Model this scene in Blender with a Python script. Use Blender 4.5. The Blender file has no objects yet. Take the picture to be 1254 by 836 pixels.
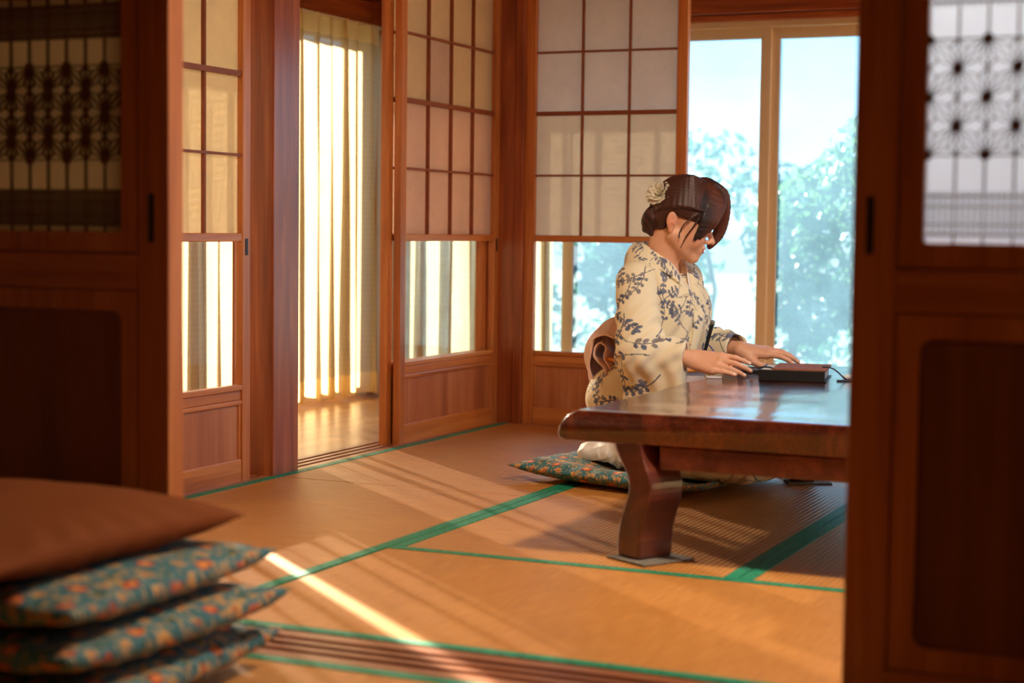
# room with paper sliding doors, a kneeling woman at a low table
WORLD, SUN, FILL_NEAR, FILL_FAR, EXPOSURE = 1.05, 22.0, 3.8, 38.0, 0.68
import bpy, math, random
import numpy as np
from mathutils import Vector, Matrix
random.seed(7)
SC = bpy.context.scene
COL = SC.collection
PI = math.pi

# ------------------------------------------------------------------ helpers
def lin(r, g, b):
    f = lambda c: (c / 255 / 12.92) if c <= 10 else ((c / 255 + .055) / 1.055) ** 2.4
    return (f(r), f(g), f(b), 1)

def tag(o, label=None, cat=None, group=None, kind=None):
    if label: o['label'] = label
    if cat: o['category'] = cat
    if group: o['group'] = group
    if kind: o['kind'] = kind
    return o

def empty(name, loc=(0, 0, 0), rz=0.0):
    o = bpy.data.objects.new(name, None)
    COL.objects.link(o)
    o.location = loc
    o.rotation_euler = (0, 0, rz)
    o.empty_display_size = .1
    return o

def link(name, me, mat=None, parent=None, smooth=False, bevel=0.0, seg=2):
    o = bpy.data.objects.new(name, me)
    COL.objects.link(o)
    if mat: me.materials.append(mat)
    if parent: o.parent = parent
    if smooth: me.shade_smooth()
    if bevel > 0:
        b = o.modifiers.new('b', 'BEVEL')
        b.width = bevel; b.segments = seg; b.limit_method = 'ANGLE'; b.angle_limit = .7
    return o

class MB:
    def __init__(s):
        s.v = []; s.f = []
    def box(s, x0, x1, y0, y1, z0, z1):
        n = len(s.v)
        s.v += [(x0,y0,z0),(x1,y0,z0),(x1,y1,z0),(x0,y1,z0),(x0,y0,z1),(x1,y0,z1),(x1,y1,z1),(x0,y1,z1)]
        s.f += [tuple(n+i for i in q) for q in ((0,3,2,1),(4,5,6,7),(0,1,5,4),(1,2,6,5),(2,3,7,6),(3,0,4,7))]
        return s
    def bar(s, p, q, w, y0, y1):
        """bar in the XZ plane from p to q, width w, between y0 and y1"""
        d = Vector((q[0]-p[0], q[1]-p[1])); L = d.length
        if L < 1e-6: return s
        d /= L; nx, nz = -d.y*w/2, d.x*w/2
        n = len(s.v)
        for y in (y0, y1):
            s.v += [(p[0]-nx,y,p[1]-nz),(q[0]-nx,y,q[1]-nz),(q[0]+nx,y,q[1]+nz),(p[0]+nx,y,p[1]+nz)]
        s.f += [tuple(n+i for i in t) for t in ((0,1,2,3),(7,6,5,4),(0,4,5,1),(1,5,6,2),(2,6,7,3),(3,7,4,0))]
        return s
    def prism(s, prof, axis, a0, a1):
        """closed 2D outline (list of pairs) extruded along axis from a0 to a1"""
        n = len(s.v); k = len(prof)
        for a in (a0, a1):
            for (p, q) in prof:
                s.v.append({'x': (a,p,q), 'y': (p,a,q), 'z': (p,q,a)}[axis])
        s.f.append(tuple(n+i for i in range(k))[::-1]); s.f.append(tuple(n+k+i for i in range(k)))
        for i in range(k):
            j = (i+1) % k
            s.f.append((n+i, n+j, n+k+j, n+k+i))
        return s
    def tube(s, pts, rad, seg=8, cap=True, flat=1.0, up=Vector((0,0,1))):
        pts = [Vector(p) for p in pts]; n0 = len(s.v); m = len(pts)
        rr = rad if hasattr(rad, '__len__') else [rad]*m
        for i, p in enumerate(pts):
            t = (pts[min(i+1,m-1)] - pts[max(i-1,0)]).normalized()
            a = up.cross(t)
            if a.length < 1e-4: a = Vector((1,0,0)).cross(t)
            a.normalize(); b = t.cross(a)
            for k in range(seg):
                th = 2*PI*k/seg
                s.v.append(tuple(p + a*math.cos(th)*rr[i] + b*math.sin(th)*rr[i]*flat))
        for i in range(m-1):
            for k in range(seg):
                k2 = (k+1) % seg
                s.f.append((n0+i*seg+k, n0+i*seg+k2, n0+(i+1)*seg+k2, n0+(i+1)*seg+k))
        if cap:
            s.f.append(tuple(n0+k for k in range(seg))[::-1]); s.f.append(tuple(n0+(m-1)*seg+k for k in range(seg)))
        return s
    def build(s, name, mat, parent=None, bevel=0.0, smooth=False, seg=2):
        me = bpy.data.meshes.new(name)
        me.from_pydata([tuple(map(float, v)) for v in s.v], [], s.f)
        me.validate(); me.update()
        o = link(name, me, mat, parent, smooth, bevel, seg)
        return o

def fix_normals(me):
    import bmesh
    bm = bmesh.new(); bm.from_mesh(me)
    bmesh.ops.recalc_face_normals(bm, faces=bm.faces)
    bm.to_mesh(me); bm.free()

def np_mesh(name, V, F, colors=None, smooth=True):
    """numpy vertices (n,3), quads (m,4), optional linear colours (n,3) -> mesh"""
    me = bpy.data.meshes.new(name)
    V = np.ascontiguousarray(V, np.float32); F = np.ascontiguousarray(F, np.int32)
    me.vertices.add(len(V)); me.vertices.foreach_set('co', V.ravel())
    k = F.shape[1]
    me.loops.add(F.size); me.loops.foreach_set('vertex_index', F.ravel())
    me.polygons.add(len(F))
    me.polygons.foreach_set('loop_start', np.arange(0, F.size, k, dtype=np.int32))
    me.polygons.foreach_set('loop_total', np.full(len(F), k, np.int32))
    me.update(calc_edges=True)
    if colors is not None:
        a = me.color_attributes.new('Col', 'FLOAT_COLOR', 'POINT')
        c = np.ones((len(V), 4), np.float32); c[:, :3] = colors
        a.data.foreach_set('color', c.ravel())
    if smooth: me.shade_smooth()
    return me

def grid_faces(nu, nv, wrap_u=False):
    i, j = np.meshgrid(np.arange(nu if wrap_u else nu-1), np.arange(nv-1), indexing='ij')
    i2 = (i+1) % nu
    return np.stack([i*nv+j, i2*nv+j, i2*nv+j+1, i*nv+j+1], -1).reshape(-1, 4)

# ------------------------------------------------------------------ node materials
def new_mat(name):
    m = bpy.data.materials.new(name); m.use_nodes = True
    nt = m.node_tree; nt.nodes.clear()
    out = nt.nodes.new('ShaderNodeOutputMaterial')
    return m, nt, out

def N(nt, t, **kw):
    n = nt.nodes.new(t)
    for k, v in kw.items():
        if k.startswith('i_'):
            n.inputs[k[2:].replace('_', ' ')].default_value = v
        else:
            setattr(n, k, v)
    return n

def ramp(nt, fac, stops):
    r = nt.nodes.new('ShaderNodeValToRGB')
    e = r.color_ramp.elements
    while len(e) < len(stops): e.new(.5)
    for k, (p, c) in enumerate(stops):
        e[k].position = p; e[k].color = c
    nt.links.new(fac, r.inputs[0])
    return r.outputs[0]

def coords(nt, scale=(1,1,1), rot=(0,0,0), kind='Object'):
    tc = nt.nodes.new('ShaderNodeTexCoord')
    mp = nt.nodes.new('ShaderNodeMapping')
    mp.inputs['Scale'].default_value = scale
    mp.inputs['Rotation'].default_value = rot
    nt.links.new(tc.outputs[kind], mp.inputs[0])
    return mp.outputs[0]

def wood(name, dark, mid, light, axis='z', rough=.35, fine=60, coat=.15, bump=.08, figure=1.0):
    m, nt, out = new_mat(name)
    L = nt.links.new
    sc = {'x': (1.6, 22, 22), 'y': (22, 1.6, 22), 'z': (22, 22, 1.6)}[axis]
    sc2 = {'x': (3, fine*4, fine*4), 'y': (fine*4, 3, fine*4), 'z': (fine*4, fine*4, 3)}[axis]
    a = coords(nt, tuple(c*figure for c in sc))
    info = nt.nodes.new('ShaderNodeObjectInfo')
    n1 = N(nt, 'ShaderNodeTexNoise', noise_dimensions='4D', i_Scale=1.0, i_Detail=3.0, i_Roughness=.55, i_Distortion=.6)
    L(a, n1.inputs['Vector'])
    mw = N(nt, 'ShaderNodeMath', operation='MULTIPLY'); mw.inputs[1].default_value = 37.0
    L(info.outputs['Random'], mw.inputs[0]); L(mw.outputs[0], n1.inputs['W'])
    n2 = N(nt, 'ShaderNodeTexNoise', i_Scale=1.0, i_Detail=2.0)
    L(coords(nt, sc2), n2.inputs['Vector'])
    mx = N(nt, 'ShaderNodeMath', operation='MULTIPLY_ADD'); mx.inputs[1].default_value = .3
    L(n2.outputs[0], mx.inputs[0])
    m2 = N(nt, 'ShaderNodeMath', operation='MULTIPLY'); m2.inputs[1].default_value = .75
    L(n1.outputs[0], m2.inputs[0]); L(m2.outputs[0], mx.inputs[2])
    col = ramp(nt, mx.outputs[0], [(.3, dark), (.52, mid), (.72, light)])
    b = N(nt, 'ShaderNodeBsdfPrincipled', i_Roughness=rough)
    b.inputs['Coat Weight'].default_value = coat; b.inputs['Coat Roughness'].default_value = .2
    L(col, b.inputs['Base Color'])
    if bump:
        bp = N(nt, 'ShaderNodeBump', i_Strength=bump, i_Distance=.002)
        L(mx.outputs[0], bp.inputs['Height']); L(bp.outputs[0], b.inputs['Normal'])
    L(b.outputs[0], out.inputs[0])
    return m

def plain(name, col, rough=.5, metal=0.0, coat=0.0, noise=0.0, scale=30, sheen=0.0):
    m, nt, out = new_mat(name)
    b = N(nt, 'ShaderNodeBsdfPrincipled', i_Roughness=rough, i_Metallic=metal)
    b.inputs['Base Color'].default_value = col
    b.inputs['Coat Weight'].default_value = coat
    b.inputs['Sheen Weight'].default_value = sheen
    if noise:
        n = N(nt, 'ShaderNodeTexNoise', i_Scale=scale, i_Detail=4.0)
        nt.links.new(coords(nt), n.inputs['Vector'])
        c2 = tuple(c*(1-noise) for c in col[:3]) + (1,); c3 = tuple(min(1, c*(1+noise)) for c in col[:3]) + (1,)
        nt.links.new(ramp(nt, n.outputs[0], [(.3, c2), (.7, c3)]), b.inputs['Base Color'])
    nt.links.new(b.outputs[0], out.inputs[0])
    return m

def paper(name, col, trans=.65, fibre=.06):
    m, nt, out = new_mat(name); L = nt.links.new
    n = N(nt, 'ShaderNodeTexNoise', i_Scale=14.0, i_Detail=6.0, i_Roughness=.65, i_Distortion=1.2)
    L(coords(nt), n.inputs['Vector'])
    c = ramp(nt, n.outputs[0], [(.35, tuple(x*(1-fibre) for x in col[:3])+(1,)), (.65, col)])
    d = N(nt, 'ShaderNodeBsdfDiffuse'); t = N(nt, 'ShaderNodeBsdfTranslucent')
    L(c, d.inputs[0]); L(c, t.inputs[0])
    mx = N(nt, 'ShaderNodeMixShader'); mx.inputs[0].default_value = trans
    L(d.outputs[0], mx.inputs[1]); L(t.outputs[0], mx.inputs[2]); L(mx.outputs[0], out.inputs[0])
    return m

def glass(name, tint=(1,1,1,1), milk=.0, milkcol=(1,1,1,1), refl=1.0):
    m, nt, out = new_mat(name); L = nt.links.new
    tr = N(nt, 'ShaderNodeBsdfTransparent'); tr.inputs[0].default_value = tint
    g = N(nt, 'ShaderNodeBsdfGlossy', i_Roughness=.02)
    fr = N(nt, 'ShaderNodeFresnel', i_IOR=1.45)
    f2 = N(nt, 'ShaderNodeMath', operation='MULTIPLY'); f2.inputs[1].default_value = refl
    L(fr.outputs[0], f2.inputs[0])
    ge = N(nt, 'ShaderNodeNewGeometry'); bf = N(nt, 'ShaderNodeMath', operation='SUBTRACT'); bf.inputs[0].default_value = 1.0
    L(ge.outputs['Backfacing'], bf.inputs[1])
    f3 = N(nt, 'ShaderNodeMath', operation='MULTIPLY'); L(f2.outputs[0], f3.inputs[0]); L(bf.outputs[0], f3.inputs[1]); f2 = f3
    mx = N(nt, 'ShaderNodeMixShader'); L(f2.outputs[0], mx.inputs[0]); L(tr.outputs[0], mx.inputs[1]); L(g.outputs[0], mx.inputs[2])
    last = mx
    if milk:
        t = N(nt, 'ShaderNodeBsdfTranslucent'); t.inputs[0].default_value = milkcol
        n = N(nt, 'ShaderNodeTexNoise', i_Scale=3.0, i_Detail=5.0, i_Roughness=.7)
        L(coords(nt), n.inputs['Vector'])
        mr = N(nt, 'ShaderNodeMapRange'); L(n.outputs[0], mr.inputs[0])
        mr.inputs[1].default_value = .3; mr.inputs[2].default_value = .7
        mr.inputs[3].default_value = milk*.75; mr.inputs[4].default_value = milk*1.25
        m2 = N(nt, 'ShaderNodeMixShader'); L(mr.outputs[0], m2.inputs[0])
        L(mx.outputs[0], m2.inputs[1]); L(t.outputs[0], m2.inputs[2]); last = m2
    L(last.outputs[0], out.inputs[0])
    return m

def vcol(name, rough=.8, sheen=.0, coat=0.0, weave=0.0, trans=0.0, spec=.3, scale=900):
    m, nt, out = new_mat(name); L = nt.links.new
    a = N(nt, 'ShaderNodeVertexColor', layer_name='Col')
    b = N(nt, 'ShaderNodeBsdfPrincipled', i_Roughness=rough)
    b.inputs['Sheen Weight'].default_value = sheen; b.inputs['Coat Weight'].default_value = coat
    b.inputs['Specular IOR Level'].default_value = spec
    L(a.outputs[0], b.inputs['Base Color'])
    if weave:
        n = N(nt, 'ShaderNodeTexNoise', i_Scale=scale, i_Detail=2.0); L(coords(nt), n.inputs['Vector'])
        bp = N(nt, 'ShaderNodeBump', i_Strength=weave, i_Distance=.001); L(n.outputs[0], bp.inputs['Height']); L(bp.outputs[0], b.inputs['Normal'])
    if trans:
        t = N(nt, 'ShaderNodeBsdfTranslucent'); L(a.outputs[0], t.inputs[0])
        mx = N(nt, 'ShaderNodeMixShader'); mx.inputs[0].default_value = trans
        L(b.outputs[0], mx.inputs[1]); L(t.outputs[0], mx.inputs[2]); L(mx.outputs[0], out.inputs[0])
    else:
        L(b.outputs[0], out.inputs[0])
    return m

M = {}
_oak = (lin(142,72,26), lin(192,112,50), lin(216,142,74))
for ax in 'xyz':
    M['shoji_'+ax] = wood('shoji_wood_'+ax, *_oak, axis=ax)
    M['post_'+ax] = wood('post_wood_'+ax, lin(104,42,15), lin(150,72,32), lin(182,102,54), axis=ax, rough=.3, coat=.3)
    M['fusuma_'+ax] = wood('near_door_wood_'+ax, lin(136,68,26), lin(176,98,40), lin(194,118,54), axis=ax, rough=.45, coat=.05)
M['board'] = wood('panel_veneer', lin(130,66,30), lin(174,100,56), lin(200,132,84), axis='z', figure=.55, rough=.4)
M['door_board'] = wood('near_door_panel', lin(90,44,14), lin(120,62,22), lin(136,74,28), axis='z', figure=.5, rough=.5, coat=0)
M['sill'] = wood('sill_wood', lin(120,66,38), lin(150,90,56), lin(176,116,78), axis='x', rough=.35)
M['sill_y'] = wood('sill_wood_y', lin(120,66,38), lin(150,90,56), lin(176,116,78), axis='y', rough=.35)
M['kumiko'] = plain('lattice_wood', lin(138,70,34), .5, noise=.12)
M['kumiko_dark'] = plain('lattice_wood_dark', lin(92,44,20), .5, noise=.12)
M['paper_new'] = paper('white_washi', lin(242,224,212))
M['paper'] = paper('washi', lin(244,224,202))
M['paper_yellow_lit'] = paper('yellow_lit_washi', lin(240,222,180))  # yellow backlight from the curtains put into the paper colour
M['paper_near'] = paper('cool_lit_washi', lin(226,236,252), trans=.82, fibre=.03)  # white paper, with the cool window light put into its colour
M['paper_warm_lit'] = paper('warm_lit_washi', lin(246,218,168), trans=.9)  # warm dim backlight of the left doors put into the paper colour
M['paper_cream'] = paper('cream_washi', lin(242,230,204))
M['glass'] = glass('clear_glass', refl=.8)
M['window_glass'] = glass('milky_haze_tinted_glass', tint=(.82,.93,1,1), milk=.072, milkcol=(.42,.74,1,1), refl=.6)  # milky film; its blue tint also stands in for the garden haze
M['alu'] = plain('bronze_aluminium', lin(206,180,146), .45, metal=.15)
M['black'] = plain('black_iron', lin(18,16,15), .45)
M['plaster'] = plain('earth_plaster', lin(196,164,124), .9, noise=.08, scale=60)
M['ceil'] = wood('ceiling_board', lin(110,66,36), lin(150,98,58), lin(176,124,80), axis='y', rough=.6, coat=0)
# ------------------------------------------------------------------ camera
YAW, PITCH, ROLL, FPX, CAMH = math.radians(24.1), math.radians(3.72), math.radians(.7), 2110.0, .79
fw = Vector((-math.sin(YAW)*math.cos(PITCH), math.cos(YAW)*math.cos(PITCH), -math.sin(PITCH)))
rt = Vector((math.cos(YAW), math.sin(YAW), 0)); upv = rt.cross(fw)
R_ = rt*math.cos(ROLL) + upv*math.sin(ROLL); U_ = upv*math.cos(ROLL) - rt*math.sin(ROLL)
cam = bpy.data.cameras.new('camera'); camo = bpy.data.objects.new('camera', cam); COL.objects.link(camo)
camo.matrix_world = Matrix(((R_.x, U_.x, -fw.x, 0), (R_.y, U_.y, -fw.y, 0), (R_.z, U_.z, -fw.z, CAMH), (0, 0, 0, 1)))
cam.sensor_width = 36; cam.sensor_fit = 'HORIZONTAL'; cam.lens = 36*FPX/1254
cam.clip_start = .05; cam.clip_end = 300
cam.dof.use_dof = True; cam.dof.focus_distance = 5.45; cam.dof.aperture_fstop = 2.5
SC.camera = camo

# ------------------------------------------------------------------ tatami
def tatami_mat_material(name, axis, tone=1.0):
    """rush matting: ridges run along the mat's length (axis)"""
    m, nt, out = new_mat(name); L = nt.links.new
    w = N(nt, 'ShaderNodeTexWave', wave_type='BANDS', bands_direction='X' if axis == 'y' else 'Y', wave_profile='SIN')
    w.inputs['Scale'].default_value = 2*PI/.0155/20; w.inputs['Distortion'].default_value = 0.0
    L(coords(nt), w.inputs['Vector'])
    n = N(nt, 'ShaderNodeTexNoise', i_Scale=1.0, i_Detail=5.0, i_Roughness=.6)
    L(coords(nt, (260, 9, 9) if axis == 'x' else (9, 260, 9), kind='Object'), n.inputs['Vector'])
    n3 = N(nt, 'ShaderNodeTexNoise', i_Scale=3.5, i_Detail=3.0); L(coords(nt), n3.inputs['Vector'])
    c = ramp(nt, n.outputs[0], [(.25, lin(176*tone,112*tone,48*tone)), (.5, lin(202*tone,136*tone,66*tone)), (.75, lin(220*tone,158*tone,84*tone))])
    mm = N(nt, 'ShaderNodeMixRGB', blend_type='MULTIPLY'); mm.inputs[0].default_value = .55
    c2 = ramp(nt, w.outputs[0], [(.0, (.55,.45,.38,1)), (.35, (1,1,1,1))])
    L(c, mm.inputs[1]); L(c2, mm.inputs[2])
    m3 = N(nt, 'ShaderNodeMixRGB', blend_type='MULTIPLY'); m3.inputs[0].default_value = .5
    L(mm.outputs[0], m3.inputs[1]); L(ramp(nt, n3.outputs[0], [(.3, (.8,.74,.68,1)), (.7, (1,1,1,1))]), m3.inputs[2])
    b = N(nt, 'ShaderNodeBsdfPrincipled', i_Roughness=.42)
    b.inputs['Specular IOR Level'].default_value = .4
    L(m3.outputs[0], b.inputs['Base Color'])
    ad = N(nt, 'ShaderNodeMath', operation='MULTIPLY_ADD'); ad.inputs[1].default_value = .25
    L(n.outputs[0], ad.inputs[0]); L(w.outputs[0], ad.inputs[2])
    bp = N(nt, 'ShaderNodeBump', i_Strength=.6, i_Distance=.0022)
    L(ad.outputs[0], bp.inputs['Height']); L(bp.outputs[0], b.inputs['Normal'])
    L(b.outputs[0], out.inputs[0])
    return m
M['tat_x'] = tatami_mat_material('rush_matting_x', 'x')
M['tat_y'] = tatami_mat_material('rush_matting_y', 'y')
def border_material():
    m, nt, out = new_mat('green_border_cloth'); L = nt.links.new
    n = N(nt, 'ShaderNodeTexNoise', i_Scale=70.0, i_Detail=4.0); L(coords(nt), n.inputs['Vector'])
    c = ramp(nt, n.outputs[0], [(.3, lin(10,104,72)), (.7, lin(34,150,112))])
    b = N(nt, 'ShaderNodeBsdfPrincipled', i_Roughness=.5); L(c, b.inputs['Base Color'])
    b.inputs['Specular IOR Level'].default_value = .35
    L(b.outputs[0], out.inputs[0]); return m
M['heri'] = border_material()

def tatami(x0, x1, y0, y1, axis, label, only=None):
    g = .0015
    o = MB().box(x0+g, x1-g, y0+g, y1-g, -.05, 0).build('tatami_mat', M['tat_'+axis], bevel=.004)
    # object texture space is the room's own
    tag(o, label, 'tatami mat', 'tatami mats')
    w = .033
    for s in (0, 1):
        if only is not None and s not in only: continue
        b = MB()
        if axis == 'x':
            y = y0+g if s == 0 else y1-g-w
            b.box(x0+g, x1-g, y, y+w, -.0495, .0016)
        else:
            x = x0+g if s == 0 else x1-g-w
            b.box(x, x+w, y0+g, y1-g, -.0495, .0016)
        b.build('border', M['heri'], o, bevel=.001)
    return o
YS, XL, XM, XR = 2.875, -2.905, -2.003, -1.112
tatami(XL, XM, YS, 4.65, 'y', 'tan tatami mat along the paper doors, beside the stack of cushions')
tatami(XL, XM, 4.65, 6.39, 'y', 'tan tatami mat in the far corner, by the doors under the curtain')
tatami(XM, XR, 3.765, 5.53, 'y', 'tan tatami mat under the kneeling woman and the near table leg')
tatami(XM, XR+.87, YS, 3.765, 'x', 'tan tatami mat crossed by sun streaks, between door sill and table')
tatami(XM, XR+.87, 5.53, 6.39, 'x', 'tan tatami mat behind the table, below the garden window')
tatami(XR, XR+.885, 3.765, 5.53, 'y', 'tan tatami mat under the right half of the table')
tatami(XR+.885, .66, 2.875, 4.65, 'y', 'tan tatami mat behind the white latticed door')
tatami(XR+.885, .66, 4.65, 6.39, 'y', 'tan tatami mat at the far right end of the room')
# the near room
for k, (a, b) in enumerate(((-2.905, -1.13), (-1.13, .645))):
    tatami(a, b, 1.80, 2.682, 'x', ('dim tatami mat of the near room that carries the cushion stack',
                              'dim tatami mat of the near room in front of the latticed door')[k])
for k, (a, b) in enumerate(((-2.905, -1.13), (-1.13, .645))):
    tatami(a, b, .90, 1.80, 'x', ('dim tatami mat in the near room, one row before the cushion stack',
                              'dim tatami mat in the near room, one row before the latticed door')[k])
fl = MB().box(-4.3, 1.6, -1.6, 7.6, -.12, -.052).build('floor', plain('subfloor', lin(90,60,38), .8))
tag(fl, 'wooden subfloor below the mats', 'floor', kind='structure')
fl2 = MB().box(-2.905, 1.5, -1.5, .90, -.05, 0).build('floor_near', M['tat_x']); tag(fl2, 'dim matted floor of the near room', 'floor', kind='structure')

# engawa boards (corridor floor)
def plank_mat():
    m, nt, out = new_mat('corridor_boards'); L = nt.links.new
    br = N(nt, 'ShaderNodeTexBrick', offset=.5)
    br.inputs['Scale'].default_value = 1.0
    br.inputs['Brick Width'].default_value = 1.9; br.inputs['Row Height'].default_value = .095
    br.inputs['Mortar Size'].default_value = .0018
    br.inputs['Color1'].default_value = lin(176,122,76); br.inputs['Color2'].default_value = lin(204,152,100)
    br.inputs['Mortar'].default_value = lin(96,54,28)
    L(coords(nt, rot=(0,0,PI/2)), br.inputs['Vector'])
    n = N(nt, 'ShaderNodeTexNoise', i_Scale=1.0, i_Detail=4.0); L(coords(nt, (60, 2.5, 40)), n.inputs['Vector'])
    mm = N(nt, 'ShaderNodeMixRGB', blend_type='MULTIPLY'); mm.inputs[0].default_value = .6
    L(br.outputs[0], mm.inputs[1]); L(ramp(nt, n.outputs[0], [(.3, (.72,.64,.56,1)), (.7, (1,1,1,1))]), mm.inputs[2])
    b = N(nt, 'ShaderNodeBsdfPrincipled', i_Roughness=.3); L(mm.outputs[0], b.inputs['Base Color'])
    b.inputs['Coat Weight'].default_value = .3; b.inputs['Coat Roughness'].default_value = .25
    L(b.outputs[0], out.inputs[0]); return m
M['planks'] = plank_mat()
e1 = MB().box(-4.06, -3.07, 1.5, 7.42, -.05, -.012).box(-3.07, 1.0, 6.56, 7.42, -.05, -.012).build('floor_corridor', M['planks'])
tag(e1, 'glossy boarded corridor floor beyond the paper doors', 'floor', kind='structure')

# sills with sliding grooves
def sill(name, along, a0, a1, b0, b1, grooves, label):
    b = MB(); z0, z1 = -.06, .0
    edges = [b0]
    grooves = sorted(grooves)
    for c in grooves: edges += [c-.011, c+.011]
    edges.append(b1)
    for i in range(0, len(edges), 2):
        (b.box(a0, a1, edges[i], edges[i+1], z0, z1) if along == 'x' else b.box(edges[i], edges[i+1], a0, a1, z0, z1))
    for c in grooves:
        (b.box(a0, a1, c-.0115, c+.0115, z0, -.006) if along == 'x' else b.box(c-.0115, c+.0115, a0, a1, z0, -.006))
    o = b.build(name, M['sill'] if along == 'x' else M['sill_y'])
    return tag(o, label, 'sill', kind='structure')
sill('trim_1', 'x', -2.905, .66, 2.686, 2.871, (2.735, 2.778, 2.821), 'grooved wooden door sill between the near room and the matted room')
sill('trim_2', 'y', 1.5, 6.39, -3.07, -2.908, (-2.9475, -2.9875, -3.0275), 'grooved wooden sill under the paper doors along the corridor')
sill('trim_3', 'x', -2.905, .66, 6.393, 6.56, (6.432, 6.472, 6.512), 'grooved wooden sill under the paper door at the window side')

# ------------------------------------------------------------------ shoji doors
def shoji(name, W, cols, loc, rz, label, papers=None, board=True, hikite=(1,), patch=None):
    r = empty(name, loc, rz)
    tag(r, label, 'sliding door', kind='structure')
    st, t = .044, .0145
    for x in (0, W-st):
        MB().box(x, x+st, -t, t, -.0055, 1.80).build('stile', M['shoji_z'], r, bevel=.003)
    MB().box(st, W-st, -t*.8, t*.8, -.0055, .068).build('bottom_rail', M['shoji_x'], r, bevel=.003)
    b = MB().box(st, W-st, -t*.9, t*.8, .238, .252).box(st, W-st, -t*.62, t*.7, .252, .282).box(st, W-st, -t*1.0, t*.8, .282, .300)
    b.build('waist_rail', M['shoji_x'], r, bevel=.003)
    MB().box(st, W-st, -.004, .004, .066, .240).build('board', M['board'], r)
    b = MB().box(st, st+.012, -t*.62, t*.5, .068, .238).box(W-st-.012, W-st, -t*.62, t*.5, .068, .238)
    b.build('board_moulding', M['shoji_z'], r, bevel=.002)
    MB().box(st-.004, W-st+.004, -.002, .002, .298, .748).build('glass_pane', M['glass'], r)
    MB().box(st, W-st, -t*.8, t*.8, .742, .768).build('middle_rail', M['shoji_x'], r, bevel=.003)
    MB().box(st, W-st, -t*.9, t*.9, 1.742, 1.80).build('top_rail', M['shoji_x'], r, bevel=.003)
    k = MB(); iw = W-2*st
    for i in range(1, cols):
        x = st + iw*i/cols
        k.box(x-.0042, x+.0042, -t*.55, t*.35, .766, 1.744)
    for z, w in ((1.008, .0042), (1.256, .0085), (1.500, .0042)):
        k.box(st, W-st, -t*.6, t*.35, z-w, z+w)
    k.build('lattice', M['kumiko'], r)
    zs = (.766, 1.256, 1.744)
    for i in range(2):
        MB().box(st-.004, W-st+.004, t*.36, t*.36+.0008, zs[i], zs[i+1]).build('paper', M[(papers or ('paper', 'paper'))[i]], r)
    if patch:
        c, z0, z1, m = patch
        x0 = st + iw*c/cols; x1 = st + iw*(c+1)/cols
        MB().box(x0+.003, x1-.003, t*.36-.0012, t*.36-.0004, z0+.004, z1-.004).build('replaced_paper', M[m], r)['label'] = 'whiter replaced paper pane'
    for h in hikite:
        x = (st*.28 if h == 0 else W-st*.72)
        MB().box(x, x+st*.36, -t-.0015, -t+.002, .70, .752).build('finger_pull', M['black'], r, bevel=.001)
    return r
Q = PI/2
# left wall; local x runs along +Y, local -Y faces the room
shoji('door_1', .86, 4, (-2.9475, 3.70, 0), Q, 'paper and glass sliding door nearest the cushion stack, left of the pillar', ('paper_cream', 'paper_cream'))
shoji('door_2', .86, 4, (-2.9875, 2.83, 0), Q, 'paper and glass sliding door hidden behind the near left door', ('paper_yellow_lit', 'paper_yellow_lit'))
shoji('door_3', .86, 4, (-2.9475, 5.555, 0), Q, 'front paper and glass sliding door right of the curtained gap', ('paper_new', 'paper_cream'), patch=(1, 1.264, 1.496, 'paper_new'))  # creamier upper sheet carries the yellow backlight in its colour
shoji('door_4', .86, 4, (-2.9875, 5.525, 0), Q, 'rear sliding door stacked behind the front one beside the curtained gap', ('paper_new', 'paper_new'), hikite=())
# window side
shoji('door_5', .685, 3, (-2.8235, 6.432, 0), 0, 'wide paper sliding door behind the kneeling woman, left of the garden window', ('paper', 'paper_new'), hikite=())
shoji('door_6', .86, 3, (-.24, 6.472, 0), 0, 'paper sliding door at the far right, behind the latticed door', ('paper', 'paper_new'))

# posts
def post(name, x0, x1, y0, y1, label, z1=2.35, m='post_z'):
    o = MB().box(x0, x1, y0, y1, -.05, z1).build(name, M[m], bevel=.004)
    return tag(o, label, 'pillar', kind='structure')
post('trim_4', -3.055, -2.9, 4.640, 4.795, 'square wooden pillar left of the curtained gap')
post('trim_5', -3.01, -2.86, 6.41, 6.545, 'dark wooden corner pillar between the two rows of paper doors')
b = MB().box(-2.86, -2.822, 6.398, 6.53, -.05, 1.82); tag(b.build('trim_6', M['post_z'], bevel=.003), 'narrow wooden jamb beside the corner pillar', 'jamb', kind='structure')
post('trim_7', .66, .80, 6.40, 6.54, 'wooden pillar at the far right corner')
post('trim_8', -3.05, -2.905, 2.70, 2.84, 'wooden pillar at the left end of the near doorway')
post('trim_9', .66, .80, 2.70, 2.84, 'wooden pillar at the right end of the near doorway')
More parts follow.
